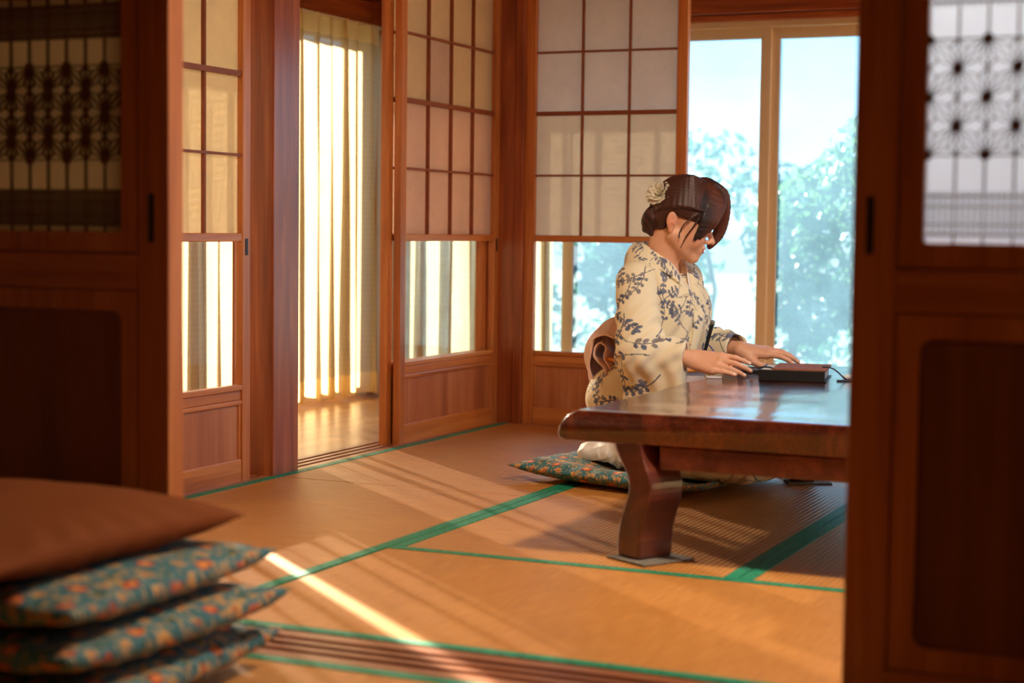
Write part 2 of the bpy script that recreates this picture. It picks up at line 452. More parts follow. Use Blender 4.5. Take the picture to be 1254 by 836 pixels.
# lintels (kamoi) and walls over them
def kamoi(name, b, label):
    return tag(b.build(name, M['post_x'], bevel=.004), label, 'lintel', kind='structure')
kamoi('trim_10', MB().box(-2.905, .66, 2.69, 2.87, 1.79, 1.90), 'wooden lintel over the near doorway')
kamoi('trim_11', MB().box(-3.06, -2.893, 1.5, 6.41, 1.805, 1.90), 'wooden lintel over the paper doors along the corridor')
kamoi('trim_12', MB().box(-2.86, .66, 6.39, 6.55, 1.805, 1.90), 'wooden lintel over the paper door at the window side')
def wall(name, b, label):
    return tag(b.build(name, M['plaster']), label, 'wall', kind='structure')
wall('wall_near', MB().box(-2.905, .66, 2.74, 2.82, 1.90, 2.4).box(.80, 1.6, 2.70, 2.84, -.05, 2.4), 'plastered wall over the near doorway')
wall('wall_left', MB().box(-3.02, -2.95, 1.5, 6.41, 1.90, 2.4), 'plastered wall over the corridor doors')
wall('wall_back', MB().box(-2.86, .66, 6.43, 6.5, 1.90, 2.4), 'plastered wall over the window side door')
wall('wall_right', MB().box(.70, .78, 2.84, 3.2, -.05, 2.4).box(.70, .78, 6.0, 6.40, -.05, 2.4).box(.70, .78, 3.2, 6.0, -.05, .35).box(.70, .78, 3.2, 6.0, 1.80, 2.4), 'plastered wall at the right of the matted room')
wall('wall_near_left', MB().box(-3.02, -2.92, -1.5, 2.70, -.05, 2.4), 'plastered wall left of the near room')
wall('wall_near_right', MB().box(1.5, 1.6, -1.5, 2.70, -.05, 2.4), 'plastered wall right of the near room')
wall('wall_near_rear', MB().box(-3.02, 1.6, -1.6, -1.5, -.05, 2.4), 'plastered wall behind the near room')
c = MB().box(-4.3, 1.7, -1.7, 7.6, 2.38, 2.48).build('ceiling', M['ceil']); tag(c, 'boarded wooden ceiling', 'ceiling', kind='structure')
# stepped ends of the corridor
wall('wall_corridor_end', MB().box(-4.15, -3.02, 1.4, 1.5, -.05, 2.4), 'plastered end wall of the corridor')
wall('wall_corridor_right', MB().box(.9, 1.0, 6.4, 7.45, -.05, 2.4), 'plastered end wall at the right of the window corridor')

# outer openings: lintel boards, head tracks, windows
XO, YO = -4.07, 7.36
tag(MB().box(XO-.08, XO+.06, 1.5, YO+.1, 1.735, 1.86).box(XO-.06, XO+.02, 1.5, YO+.1, 1.86, 2.4).build('wall_outer_left', M['post_y'], bevel=.004), 'wooden lintel band over the curtained windows', 'wall', kind='structure')
tag(MB().box(-4.05, .95, YO-.06, YO+.08, 1.706, 1.735).box(-4.05, .95, YO-.08, YO+.08, 1.737, 1.86).box(-4.05, .95, YO-.02, YO+.06, 1.86, 2.4).build('wall_outer_back', M['post_x'], bevel=.004), 'wooden lintel band over the garden window', 'wall', kind='structure')
tag(MB().box(XO-.06, XO+.07, YO-.07, YO+.08, -.05, 2.4).build('trim_13', M['post_z'], bevel=.004), 'wooden pillar at the outer corner of the corridor', 'pillar', kind='structure')
def window(name, label, along, a0, a1, c, leaves, gm, z0=0.0, z1=1.735, stag=.015, sw=.038):
    r = empty(name, (0, 0, 0)); tag(r, label, 'window', kind='structure')
    def bx(b, u0, u1, v0, v1, w0, w1):
        return b.box(u0, u1, v0, v1, w0, w1) if along == 'x' else b.box(v0, v1, u0, u1, w0, w1)
    f = MB()
    bx(f, a0, a1, c-.045, c+.045, z1-.028, z1); bx(f, a0, a1, c-.045, c+.045, z0-.03, z0+.02)
    bx(f, a0, a0+.03, c-.045, c+.045, z0+.02, z1-.028); bx(f, a1-.03, a1, c-.045, c+.045, z0+.02, z1-.028)
    f.build('frame', M['alu'], r, bevel=.002)
    for i, (u0, u1) in enumerate(leaves):
        o = c + (-stag if i % 2 else stag) * .8
        s = MB()
        for (p, q) in ((u0, u0+sw), (u1-sw, u1)): bx(s, p, q, o-.010, o+.010, z0+.02, z1-.028)
        bx(s, u0+sw, u1-sw, o-.010, o+.010, z0+.02, z0+.085); bx(s, u0+sw, u1-sw, o-.010, o+.010, z1-.075, z1-.028)
        so = s.build('sash', M['alu'], r, bevel=.002)
        g = MB(); bx(g, u0+.036, u1-.036, o-.002, o+.002, z0+.08, z1-.07); g.build('glass_pane', M[gm], so)
    return r
window('window_1', 'sliding garden window with pale metal sashes to the right of the woman', 'x', -4.0, -.02, YO,
       ((-3.97, -3.00), (-3.03, -2.068), (-2.080, -1.05), (-1.08, -.05)), 'window_glass', z1=1.706, sw=.046)
window('window_2', 'sliding corridor window behind the sheer curtains', 'y', 1.6, 4.42, XO, ((1.63, 3.03), (2.99, 4.39)), 'glass')
window('window_3', 'sliding corridor window behind the long curtain in the gap', 'y', 4.42, 7.28, XO, ((4.45, 5.87), (5.83, 7.25)), 'glass')

window('fill_window', 'unseen sliding window added in the right wall to let in cool light', 'y', 3.2, 6.0, .74, ((3.23, 4.63), (4.59, 5.97)), 'glass', z0=.38, z1=1.80)  # opening added out of view for cool sky fill
# ------------------------------------------------------------------ curtains
def curtain_mat(name, col, transp, transl, horiz=True):
    m, nt, out = new_mat(name); L = nt.links.new
    # woven check: thicker threads every 2.2 cm
    sx = N(nt, 'ShaderNodeSeparateXYZ'); tc = N(nt, 'ShaderNodeTexCoord'); L(tc.outputs['UV'], sx.inputs[0])
    def lines(sock, pitch, wd):
        a = N(nt, 'ShaderNodeMath', operation='DIVIDE'); a.inputs[1].default_value = pitch; L(sock, a.inputs[0])
        f = N(nt, 'ShaderNodeMath', operation='FRACT'); L(a.outputs[0], f.inputs[0])
        g = N(nt, 'ShaderNodeMath', operation='LESS_THAN'); g.inputs[1].default_value = wd; L(f.outputs[0], g.inputs[0])
        return g.outputs[0]
    h = lines(sx.outputs[1], .024, .22); v = lines(sx.outputs[0], .024, .14)
    mxm = N(nt, 'ShaderNodeMath', operation='MAXIMUM'); L(h, mxm.inputs[0]); L(v, mxm.inputs[1])
    d = N(nt, 'ShaderNodeBsdfDiffuse'); t = N(nt, 'ShaderNodeBsdfTranslucent'); p = N(nt, 'ShaderNodeBsdfTransparent')
    d.inputs[0].default_value = col; t.inputs[0].default_value = col
    m1 = N(nt, 'ShaderNodeMixShader'); m1.inputs[0].default_value = transl; L(d.outputs[0], m1.inputs[1]); L(t.outputs[0], m1.inputs[2])
    fac = N(nt, 'ShaderNodeMapRange'); L(mxm.outputs[0], fac.inputs[0])
    fac.inputs[3].default_value = transp; fac.inputs[4].default_value = transp*.25
    m2 = N(nt, 'ShaderNodeMixShader'); L(fac.outputs[0], m2.inputs[0]); L(m1.outputs[0], m2.inputs[1]); L(p.outputs[0], m2.inputs[2])
    L(m2.outputs[0], out.inputs[0]); return m
M['sheer'] = curtain_mat('sheer_curtain', lin(206,190,158), .10, .40)
M['hem'] = curtain_mat('curtain_hem', lin(236,214,160), .05, .5)
M['head'] = curtain_mat('curtain_heading', lin(232,212,168), .02, .45)
def curtain(label, along, a0, a1, c, z0=.012, z1=1.725, seed=1, folds=None, amp=.046, group='sheer curtains'):
    rng = random.Random(seed)
    r = empty('curtain', ((a0+a1)/2, c, 0) if along == 'x' else (c, (a0+a1)/2, 0)); tag(r, label, 'curtain', group)
    Ln = a1-a0; nf = folds or max(3, int(round(Ln/.125)))
    # fold phase, unevenly spaced
    ks = [0]
    for i in range(nf): ks.append(ks[-1]+rng.uniform(.65, 1.35))
    ks = np.array(ks)/ks[-1]
    nu = nf*18+1
    s = np.linspace(0, 1, nu)
    ph = np.interp(s, ks, np.arange(nf+1))*2*PI
    am = np.interp(s, np.linspace(0, 1, nf+1), [rng.uniform(.65, 1.2) for _ in range(nf+1)])
    drift = [rng.uniform(-.6, .6) for _ in range(nf+1)]
    def surf(zz, pinch):
        V = []; UV = []
        for q in zz:
            h = (z1-q)/(z1-z0)
            a = amp*am*(0.55+.5*h if not pinch else .55)
            pq = ph + np.interp(s, ks, drift)*h*.9
            off = a*np.sin(pq) + .25*a*np.sin(2.3*pq+1+2*h)
            # omega overlap
            lat = a0-(a0+a1)/2 + s*Ln + .026*np.sin(2*pq)*(.6+.4*h)
            V.append(np.stack([lat, off, np.full(nu, q)], 1) if along == 'x' else np.stack([off, lat, np.full(nu, q)], 1))
            arc = np.concatenate([[0], np.cumsum(np.hypot(np.diff(lat), np.diff(off)))])
            UV.append(np.stack([arc, np.full(nu, q)], 1))
        return np.array(V).transpose(1, 0, 2).reshape(-1, 3), np.array(UV).transpose(1, 0, 2).reshape(-1, 2)
    def mk(name, za, zb, n, mat, pinch=False):
        zz = np.linspace(za, zb, n); V, UV = surf(zz, pinch); F = grid_faces(nu, n)
        me = np_mesh(name, V, F)
        uvl = me.uv_layers.new(name='UVMap')
        uvl.data.foreach_set('uv', UV[F.ravel()].astype(np.float32).ravel())
        return link(name, me, mat, r)
    mk('sheer_cloth', z0+.10, z1-.075, 22, M['sheer'])
    mk('hem', z0, z0+.10, 4, M['hem']); mk('heading', z1-.075, z1+.01, 5, M['head'], True)
    return r
CX = -3.955
curtain('long cream sheer curtain filling the gap between pillar and paper doors', 'y', 5.065, 7.26, CX, seed=3)
curtain('cream sheer curtain behind the paper door nearest the cushions', 'y', 3.05, 4.995, CX, seed=5)
curtain('cream sheer curtain at the near end of the corridor', 'y', 1.7, 3.04, CX, seed=8)
curtain('cream sheer curtain gathered at the left end of the garden window', 'x', -3.90, -3.045, YO-.11, seed=11)
for nm, bb in (('trim_14', MB().box(CX-.02, CX+.02, 1.6, 7.28, 1.728, 1.737)), ('trim_15', MB().box(-3.93, -3.0, YO-.13, YO-.09, 1.728, 1.737))):
    tag(bb.build(nm, M['alu']), 'metal curtain track under the outer lintel', 'curtain track', kind='structure')

# ------------------------------------------------------------------ near doors with asanoha lattice
def near_door(name, x0, W, y, label, edge='left', pull=True, pap='paper_near'):
    r = empty(name, (x0, y, 0)); tag(r, label, 'sliding door', kind='structure')
    t = .0165; st, inn = .071, .041
    zl, zh = .772, 1.232         # lattice window
    for x in (0, W-st):
        MB().box(x, x+st, -t, t, .0, 1.79).build('stile', M['fusuma_z'], r, bevel=.003)
    MB().box(st, W-st, -t, t, .0, .085).build('bottom_rail', M['fusuma_x'], r, bevel=.003)
    MB().box(st, W-st, -t, t, 1.27, 1.79).build('top_board', M['fusuma_x'], r, bevel=.003)
    MB().box(st, W-st, -t, t, .665, .735).build('middle_rail', M['fusuma_x'], r, bevel=.003)
    MB().box(st-.01, W-st+.01, -t*.45, t*.45, .655, .745).box(st-.01, st+.02, -t*.45, t*.45, .06, 1.30).box(W-st-.02, W-st+.01, -t*.45, t*.45, .06, 1.30).box(st, W-st, -t*.45, t*.45, 1.25, 1.3).box(st, W-st, -t*.45, t*.45, .07, .10).build('core_frame', M['fusuma_x'], r)
    def ring(xa, xb, za, zb, rad, w, ya, yb):
        """rectangular frame whose opening has rounded corners"""
        b = MB(); K = 6
        inner = []
        for (cx, cz, a0) in ((xb-w-rad, zb-w-rad, 0), (xa+w+rad, zb-w-rad, 90), (xa+w+rad, za+w+rad, 180), (xb-w-rad, za+w+rad, 270)):
            for k in range(K+1):
                a = math.radians(a0+90*k/K); inner.append((cx+rad*math.cos(a), cz+rad*math.sin(a)))
        outer = []
        for i, (cx, cz) in enumerate(((xb, zb), (xa, zb), (xa, za), (xb, za))):
            for k in range(K+1):
                px, pz = inner[i*(K+1)+k]
                if k < K/2: outer.append((cx, pz) if i in (0, 2) else (px, cz))
                elif k > K/2: outer.append((px, cz) if i in (0, 2) else (cx, pz))
                else: outer.append((cx, cz))
        n = len(inner)
        for yy in (ya, yb):
            b.v += [(p[0], yy, p[1]) for p in inner] + [(p[0], yy, p[1]) for p in outer]
        for i in range(n):
            j = (i+1) % n
            b.f += [(i, j, n+j, n+i), (2*n+j, 2*n+i, 3*n+i, 3*n+j), (j, i, 2*n+i, 2*n+j), (n+i, n+j, 3*n+j, 3*n+i)]
        o = b.build('inner_frame', M['fusuma_z'], r); fix_normals(o.data); return o
    g = .003
    ring(st+g, W-st-g, .735+g, 1.27-g, .006, inn-g, -t*.82, t*.6)
    ring(st+g, W-st-g, .085+g, .665-g, .022, inn-g, -t*.82, t*.6)
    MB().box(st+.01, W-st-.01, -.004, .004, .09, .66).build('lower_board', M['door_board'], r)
    # lattice
    k = MB(); a, b_ = st+inn, W-st-inn; n = int(round((b_-a)/.0462)); p = (b_-a)/n
    ya, yb = -.006, .001
    for i in range(1, n):
        k.box(a+i*p-.0013, a+i*p+.0013, ya, yb, zl, zh)
    az0, az1 = .915, .915+4*p      # asanoha band, four squares high
    for z in (.790, .851, az0, az1, 1.154, 1.212): k.box(a, b_, ya, yb, z-.0012, z+.0012)
    for (u, v) in ((.786, .858), (1.148, 1.216)):
        for i in range(n):
            for j in range(1, 5): k.box(a+i*p+j*p/5-.0009, a+i*p+j*p/5+.0009, ya, yb, u, v)
    for z in (.806, .834, 1.166, 1.196): k.box(a, b_, ya, yb, z-.0009, z+.0009)
    k.build('lattice', M['kumiko_dark'], r)
    w = .0017; s = MB(); y2 = -.0065
    for i in range(n):
        for j in range(4):
            X0, X1, Z0, Z1 = a+i*p, a+(i+1)*p, az0+j*p, az0+(j+1)*p
            hub = (i+j) % 2 == 0
            A, C = ((X0, Z0), (X1, Z1)) if hub else ((X1, Z0), (X0, Z1))
            B, D = ((X1, Z0), (X0, Z1)) if hub else ((X0, Z0), (X1, Z1))
            s.bar(A, C, w, y2, yb)
            for E in (B, D):   # each half of the square: leaf lines from its centre
                I = ((A[0]+C[0]+E[0]*1.414)/3.414, (A[1]+C[1]+E[1]*1.414)/3.414)
                for q in (A, C, E): s.bar(q, I, w, y2, yb)
    for i in range(n+1):
        for j in range(5):
            x, z = a+i*p, az0+j*p
            big = (i+j) % 2 == 0
            if not big: continue
            rr = .0085 if ((i//1) % 2 == (j//1) % 2) else .004
            if (j % 2 == 0): rr = .0085
            s.prism([(x+rr*math.cos(2*PI*m/10), z+rr*math.sin(2*PI*m/10)) for m in range(10)], 'y', y2-.0005, yb)
    o = s.build('hemp_leaf_lattice', M['kumiko_dark'], r); fix_normals(o.data)
    MB().box(a-.006, b_+.006, .002, .0028, zl-.006, zh+.006).build('paper', M[pap], r)
    if pull:
        x = W-.0455 if edge == 'right' else .022
        pb = MB().box(x, x+.0125, -t-.002, -t+.001, .757, .850)
        pb.build('finger_pull', M['black'], r, bevel=.001)
    return r
near_door('door_7', -2.837, .905, 2.735, 'dark sliding door with leaf lattice behind the cushion stack, front of two', 'right', pap='paper_warm_lit')
near_door('door_8', -2.855, .905, 2.778, 'rear one of two dark sliding doors behind the cushion stack', 'right', pull=False, pap='paper_near')
near_door('door_9', -.637, .905, 2.778, 'sliding door with bright white leaf lattice at the right edge of the doorway', 'left')
near_door('door_10', -.245, .905, 2.821, 'sliding door hidden behind the bright latticed door', 'left', pull=False)
# ------------------------------------------------------------------ low table
def tabletop_mat(name, dark, mid, light, rough, coat):
    m, nt, out = new_mat(name); L = nt.links.new
    n = N(nt, 'ShaderNodeTexNoise', i_Scale=1.0, i_Detail=4.0, i_Distortion=1.2); L(coords(nt, (9, 1.1, 9)), n.inputs['Vector'])
    n2 = N(nt, 'ShaderNodeTexNoise', i_Scale=1.0, i_Detail=3.0); L(coords(nt, (130, 5, 130)), n2.inputs['Vector'])
    mx = N(nt, 'ShaderNodeMath', operation='MULTIPLY_ADD'); mx.inputs[1].default_value = .3
    m2 = N(nt, 'ShaderNodeMath', operation='MULTIPLY'); m2.inputs[1].default_value = .75
    L(n2.outputs[0], mx.inputs[0]); L(n.outputs[0], m2.inputs[0]); L(m2.outputs[0], mx.inputs[2])
    c = ramp(nt, mx.outputs[0], [(.34, dark), (.52, mid), (.70, light)])
    b = N(nt, 'ShaderNodeBsdfPrincipled', i_Roughness=rough); L(c, b.inputs['Base Color'])
    b.inputs['Coat Weight'].default_value = coat; b.inputs['Coat Roughness'].default_value = .12; b.inputs['Coat IOR'].default_value = 1.6
    w = N(nt, 'ShaderNodeTexNoise', i_Scale=1.0, i_Detail=2.0); L(coords(nt, (26, 7, 26), rot=(0, 0, .35)), w.inputs['Vector'])
    bp = N(nt, 'ShaderNodeBump', i_Strength=.17, i_Distance=.006); L(w.outputs[0], bp.inputs['Height'])
    L(bp.outputs[0], b.inputs['Normal']); L(bp.outputs[0], b.inputs['Coat Normal'])
    L(b.outputs[0], out.inputs[0]); return m
M['slab'] = tabletop_mat('lacquered_slab', lin(52,19,13), lin(82,33,21), lin(122,58,36), .25, 1.0)
M['leg'] = tabletop_mat('lacquered_leg', lin(66,28,17), lin(92,40,25), lin(128,66,42), .32, .5)
tb = empty('low_table', (-1.08, 4.70, 0)); tag(tb, 'low reddish-brown lacquered slab table with curved legs beside the kneeling woman', 'table')
def slab_mesh():
    # waney-edged slab: cross-section in XZ carried along Y between two sawn ends
    T = .357
    half = [(.466, T), (.474, T-.003), (.490, T-.012), (.504, T-.026), (.513, T-.042), (.516, T-.058), (.512, T-.069), (.498, T-.075)]
    ys = [-.860, -.857, -.850] + list(np.linspace(-.82, .82, 56)) + [.855, .862, .865]
    b = MB(); m = 2*len(half)
    for y in ys:
        wob = lambda ph: .007*math.sin(5.1*y+ph)+.004*math.sin(13*y+2*ph)+.003*math.sin(31*y+ph)
        e = {-.860: .005, -.857: .002, .862: .002, .865: .005}.get(y, 0)
        for x, z in half: b.v.append((-(x-e+wob(1)), y, z-e*.6*(1 if z > T-.03 else -1)))
        for x, z in half[::-1]: b.v.append((x-e+wob(4), y, z-e*.6*(1 if z > T-.03 else -1)))
    for i in range(len(ys)-1):
        for k in range(m):
            k2 = (k+1) % m
            b.f.append((i*m+k, i*m+k2, (i+1)*m+k2, (i+1)*m+k))
    b.f.append(tuple(range(m))[::-1]); b.f.append(tuple((len(ys)-1)*m+k for k in range(m)))
    return b
so = slab_mesh().build('tabletop', M['slab'], tb, smooth=True, bevel=0); fix_normals(so.data)
so.data.set_sharp_from_angle(angle=math.radians(42))
# aprons between the legs
MB().box(-.255, .255, -.855, -.800, .226, .284).build('apron', M['leg'], tb, bevel=.006)
MB().box(-.255, .255, .640, .690, .226, .284).build('apron', M['leg'], tb, bevel=.006)
MB().box(-.21, -.17, -.80, .64, .236, .284).build('long_rail', M['leg'], tb, bevel=.005)
MB().box(.17, .21, -.80, .64, .236, .284).build('long_rail', M['leg'], tb, bevel=.005)
def leg_obj(cx, cy, rz, mir):
    # S-curved plank: profile in local XZ, extruded along local Y
    zs = np.linspace(0.007, .288, 22)
    key = [(.0, -.012), (.04, -.016), (.09, -.008), (.14, .014), (.175, .026), (.21, .018), (.24, -.006), (.265, -.022), (.30, -.028)]
    off = np.interp(zs, [k[0] for k in key], [k[1] for k in key])
    k5 = np.array([1, 2, 3, 2, 1])/9; off = np.convolve(np.pad(off, 2, mode='edge'), k5, 'valid')
    wd = np.interp(zs, [0, .03, .12, .18, .23, .3], [.038, .042, .040, .038, .043, .050])
    prof = [((o-w)*mir, z) for o, w, z in zip(off, wd, zs)] + [((o+w)*mir, z) for o, w, z in list(zip(off, wd, zs))[::-1]]
    b = MB().prism(prof, 'y', -.054, .054)
    o = b.build('leg', M['leg'], tb, bevel=.006); fix_normals(o.data)
    o.location = (cx, cy, 0); o.rotation_euler = (0, 0, rz)
    return o
LEGS = [(-.295, -.805, -.50, 1), (-.295, .66, .50, 1), (.295, -.805, .50, -1), (.295, .66, -.50, -1)]
M['felt'] = plain('grey_felt', lin(118,110,98), .9, noise=.25, scale=90)
for i, (cx, cy, rz, mir) in enumerate(LEGS):
    leg_obj(cx, cy, rz, mir)
    b = MB().prism([(-.072, -.078), (.068, -.082), (.072, .080), (-.066, .083)], 'z', .0005, .0065)
    o = b.build('protective_pad', M['felt'], None, bevel=.002); fix_normals(o.data)
    ca, sa = math.cos(rz), math.sin(rz)
    o.location = (-1.08+cx+.005, 4.70+cy, 0); o.rotation_euler = (0, 0, rz)
    tag(o, ('grey felt pad under the near S-curved table leg', 'grey felt pad under the far left table leg', 'grey felt pad under the near right table leg', 'grey felt pad under the far right table leg')[i], 'floor pad', 'felt pads under the table legs')

# ------------------------------------------------------------------ floor cushions
C_ = lambda *a: np.array(lin(*a)[:3])
def brocade(X, Y, seed, warm=1.0):
    """flower brocade colours at metric cloth coordinates"""
    rng = np.random.default_rng(seed)
    base = C_(66, 116, 122)
    col = np.tile(base, (len(X), 1))
    # scrolling vines
    vx = np.sin(X*95+2.2*np.sin(Y*60)+seed)+np.sin(Y*88+2.4*np.sin(X*52))
    col[np.abs(vx) < .13] = C_(198, 150, 84)
    v2 = np.sin(X*150+1.7*np.sin(Y*120))*np.sin(Y*140+seed)
    col[v2 > .88] = C_(214, 166, 96)
    col[v2 < -.92] = C_(30, 62, 50)
    pitch = .056
    S = []
    for i in range(-8, 9):
        for j in range(-8, 9):
            S.append((i*pitch+(j % 2)*pitch/2+rng.uniform(-.007, .007), j*pitch*.86+rng.uniform(-.007, .007), (i*2+j) % 4, rng.uniform(0, 6)))
    for (sx, sy, kd, ph) in S:
        dx, dy = X-sx, Y-sy; r = np.hypot(dx, dy)
        sel = r < .028
        if not sel.any(): continue
        a = np.arctan2(dy[sel], dx[sel]); rr = r[sel]; c = col[sel]
        if kd == 0:
            R = .0185*(.82+.18*np.cos(12*a+ph)); k = rr < R
            c[k] = C_(214, 78, 34)
            k2 = k & (np.cos(12*a+ph) < -.55) & (rr > .006); c[k2] = C_(236, 150, 70)
            c[rr < .0055] = C_(240, 178, 84)
            k3 = (rr >= R) & (rr < R+.0022); c[k3] = C_(62, 40, 30)
        elif kd in (1, 3):
            nn = 8 if kd == 1 else 6
            R = .0175*(.70+.30*np.cos(nn*a+ph)); k = rr < R
            c[k] = C_(222, 168, 96)
            k2 = k & (np.cos(nn*a+ph) < -.2); c[k2] = C_(164, 104, 54)
            c[rr < .0048] = C_(196, 96, 46)
        else:
            R = .0165*np.abs(np.cos(1.5*a+ph)); c[rr < R] = C_(34, 74, 58)
            c[(rr < R) & (rr > R*.8)] = C_(206, 164, 92)
        col[sel] = c
    return col*warm
def cushion_verts(A, B, T, n, zc, seed, floor=0.0, sag=None, corner_lift=.01, full=.5):
    """pillow as a closed grid: top and bottom sheets sharing the seam"""
    rng = np.random.default_rng(seed)
    u = np.linspace(-1, 1, n); U, W = np.meshgrid(u, u, indexing='ij')
    # concave sides, pulled-out corners
    X = A*U*(1-.055*(1-W**2)*np.abs(U)**2); Y = B*W*(1-.055*(1-U**2)*np.abs(W)**2)
    f = np.clip((1-np.abs(U)**2.6)*(1-np.abs(W)**2.6), 0, 1)**full
    wr = np.zeros_like(X)
    for k in range(14):
        a = rng.uniform(0, 6.28); fr = rng.uniform(16, 42)
        wr += np.sin((X*math.cos(a)+Y*math.sin(a))*fr+rng.uniform(0, 6))*rng.uniform(.2, 1)
    edge = np.exp(-((1-np.maximum(np.abs(U), np.abs(W)))/.16)**2)
    rad = np.sin(np.arctan2(W, U)*26+seed)*edge
    t = T*f*(1+.012*wr) + .0035*rad*f**.4
    c = zc + corner_lift*(np.abs(U*W))**3
    top = c + t; bot = np.maximum(c - t*.9, floor)
    top = np.maximum(top, bot)
    if sag is not None: top = np.maximum(top - sag(X, Y), bot+.004)
    return X, Y, top, bot
def cushion_mesh(name, X, Y, top, bot, colfn):
    n = X.shape[0]
    Vt = np.stack([X, Y, top], -1).reshape(-1, 3); Vb = np.stack([X, Y, bot], -1).reshape(-1, 3)
    F = grid_faces(n, n); rimmask = np.zeros((n, n), bool); rimmask[0] = rimmask[-1] = True; rimmask[:, 0] = rimmask[:, -1] = True
    idb = np.arange(n*n)+n*n; idb[rimmask.ravel()] = np.arange(n*n)[rimmask.ravel()]
    Fb = idb[F][:, ::-1]
    V = np.concatenate([Vt, Vb]); V[n*n:][rimmask.ravel()] = Vt[rimmask.ravel()]
    F = np.concatenate([F, Fb])
    used = np.unique(F); remap = np.full(len(V), -1); remap[used] = np.arange(len(used))
    mx_ = top.max(); dz = (mx_-top)*.9; u_ = np.linspace(-1, 1, n)[:, None]*np.ones((1, n)); w_ = u_.T
    ex, ey = (np.sign(u_)*np.abs(u_)**6*dz).ravel(), (np.sign(w_)*np.abs(w_)**6*dz).ravel()
    col = np.concatenate([colfn(Vt[:, 0]+ex, Vt[:, 1]+ey, 0), colfn(Vb[:, 0]+.013+ex*1.5, Vb[:, 1]+.02+ey*1.5, 1)])
    return np_mesh(name, V[used], remap[F], col[used])
M['brocade'] = vcol('flower_brocade', rough=.7, sheen=.05, weave=.25, scale=700)
M['plaincloth'] = vcol('russet_cloth', rough=.85, sheen=.0, weave=.3, scale=700)
# the one she kneels on
def sag(X, Y):
    return .066*np.exp(-(((X-.10)/.30)**4+(Y/.25)**4))
X, Y, tp, bt = cushion_verts(.34, .33, .058, 210, .043, 4, corner_lift=.006, sag=sag)
zb = link('floor_cushion', cushion_mesh('floor_cushion', X, Y, tp, bt, lambda x, y, s: brocade(x, y, 3+s)), M['brocade'])
zb.location = (-1.80, 5.145, .001); zb.rotation_euler = (0, 0, math.radians(-15))
tag(zb, 'teal floor cushion with orange flowers under the kneeling woman', 'cushion', 'floor cushions')
# the stack
def rus(x, y, s):
    return np.tile(C_(126, 60, 6), (len(x), 1))
STK = [  # centre x, y, mid height, rotation, half sizes, thickness, corner lift
    (-1.895, 2.335, .046, math.radians(3), .285, .288, .046, .020, 'patterned floor cushion at the bottom of the stack by the dark door', 21),
    (-1.900, 2.325, .124, math.radians(-2), .298, .298, .042, .022, 'patterned floor cushion second from the bottom of the stack', 33),
    (-1.922, 2.320, .196, math.radians(2), .298, .302, .042, .014, 'patterned floor cushion just under the russet one in the stack', 47),
    (-2.015, 2.295, .272, math.radians(-3), .320, .320, .060, .002, 'plain russet cushion on top of the stack by the dark door', 60)]
for (cx, cy, z, rz, A, B, T, lift, lab, sd) in STK:
    X, Y, tp, bt = cushion_verts(A, B, T, 130, T*.86, sd, corner_lift=lift, full=.36 if sd < 60 else .44)
    me = cushion_mesh('floor_cushion', X, Y, tp, bt, (lambda x, y, s, sd=sd: brocade(x, y, sd+s)) if sd < 60 else rus)
    o = link('floor_cushion', me, M['brocade'] if sd < 60 else M['plaincloth'])
    o.location = (cx, cy, z-T*.86+.001); o.rotation_euler = (0, 0, rz)
    tag(o, lab, 'cushion', 'stacked floor cushions')

# ------------------------------------------------------------------ things on the table
TZ = .3572
M['bookcloth'] = plain('black_bookcloth', lin(22,20,20), .5, noise=.2, scale=200)
M['leather'] = plain('brown_leather', lin(140,76,34), .75, noise=.2, scale=80)
M['pages'] = plain('page_block', lin(206,204,200), .8, noise=.06, scale=300)
M['white'] = plain('white_plastic', lin(232,234,238), .35)
bk = empty('box_book', (-1.318, 5.02, TZ), math.radians(10)); tag(bk, 'thick black cased book with brown leather top lying under her hands', 'book')
MB().box(-.098, .098, -.120, .120, 0, .004).build('back_cover', M['bookcloth'], bk, bevel=.001)
MB().box(-.094, .090, -.114, .114, .004, .030).build('page_block', M['pages'], bk, bevel=.001)['label'] = 'pale grey page block'
MB().box(-.098, .094, -.121, -.1145, .0005, .033).box(-.098, -.094, -.1145, .12, .0005, .033).build('case', M['bookcloth'], bk, bevel=.0015)
MB().box(-.060, .098, -.118, .118, .0305, .0365).build('leather_cover', M['leather'], bk, bevel=.002)['label'] = 'brown leather top cover'
b = MB().tube([(.080, -.02, .038), (.100, -.02, .038), (.115, -.02, .032), (.128, -.02, .022), (.140, -.02, .010), (.150, -.02, .004)], [.011]*6, seg=8, flat=.22)
b.build('strap', M['bookcloth'], bk, smooth=True)
b = MB().tube([(-.098, -.105, .036), (-.085, -.112, .040), (-.070, -.112, .040), (-.058, -.108, .037)], [.005]*4, seg=8, flat=.5)
b.build('ribbon_loop', M['bookcloth'], bk, smooth=True)
nb = MB().box(-.10, .10, -.07, .07, 0, .011).build('notebook', M['bookcloth'], bevel=.002)
nb.location = (-1.44, 5.20, TZ); nb.rotation_euler = (0, 0, math.radians(8)); tag(nb, 'thin black notebook lying behind the cased book', 'notebook')
br = empty('brush_pen', (-1.125, 5.05, TZ), math.radians(20)); tag(br, 'white brush pen with black cap and tan tail right of the book', 'pen')
MB().tube([(-.055, 0, .009), (-.050, 0, .009), (.012, 0, .009)], [.006, .0085, .0085], seg=14).build('barrel', M['white'], br, smooth=True)
MB().tube([(.012, 0, .009), (.040, 0, .009), (.044, 0, .009)], [.0092, .0092, .007], seg=14).build('cap', M['black'], br, smooth=True)
MB().tube([(.044, 0, .008), (.08, .003, .006), (.14, .01, .004)], [.0035, .003, .0015], seg=8).build('tail', plain('tan_wood', lin(190,150,100), .5), br, smooth=True)
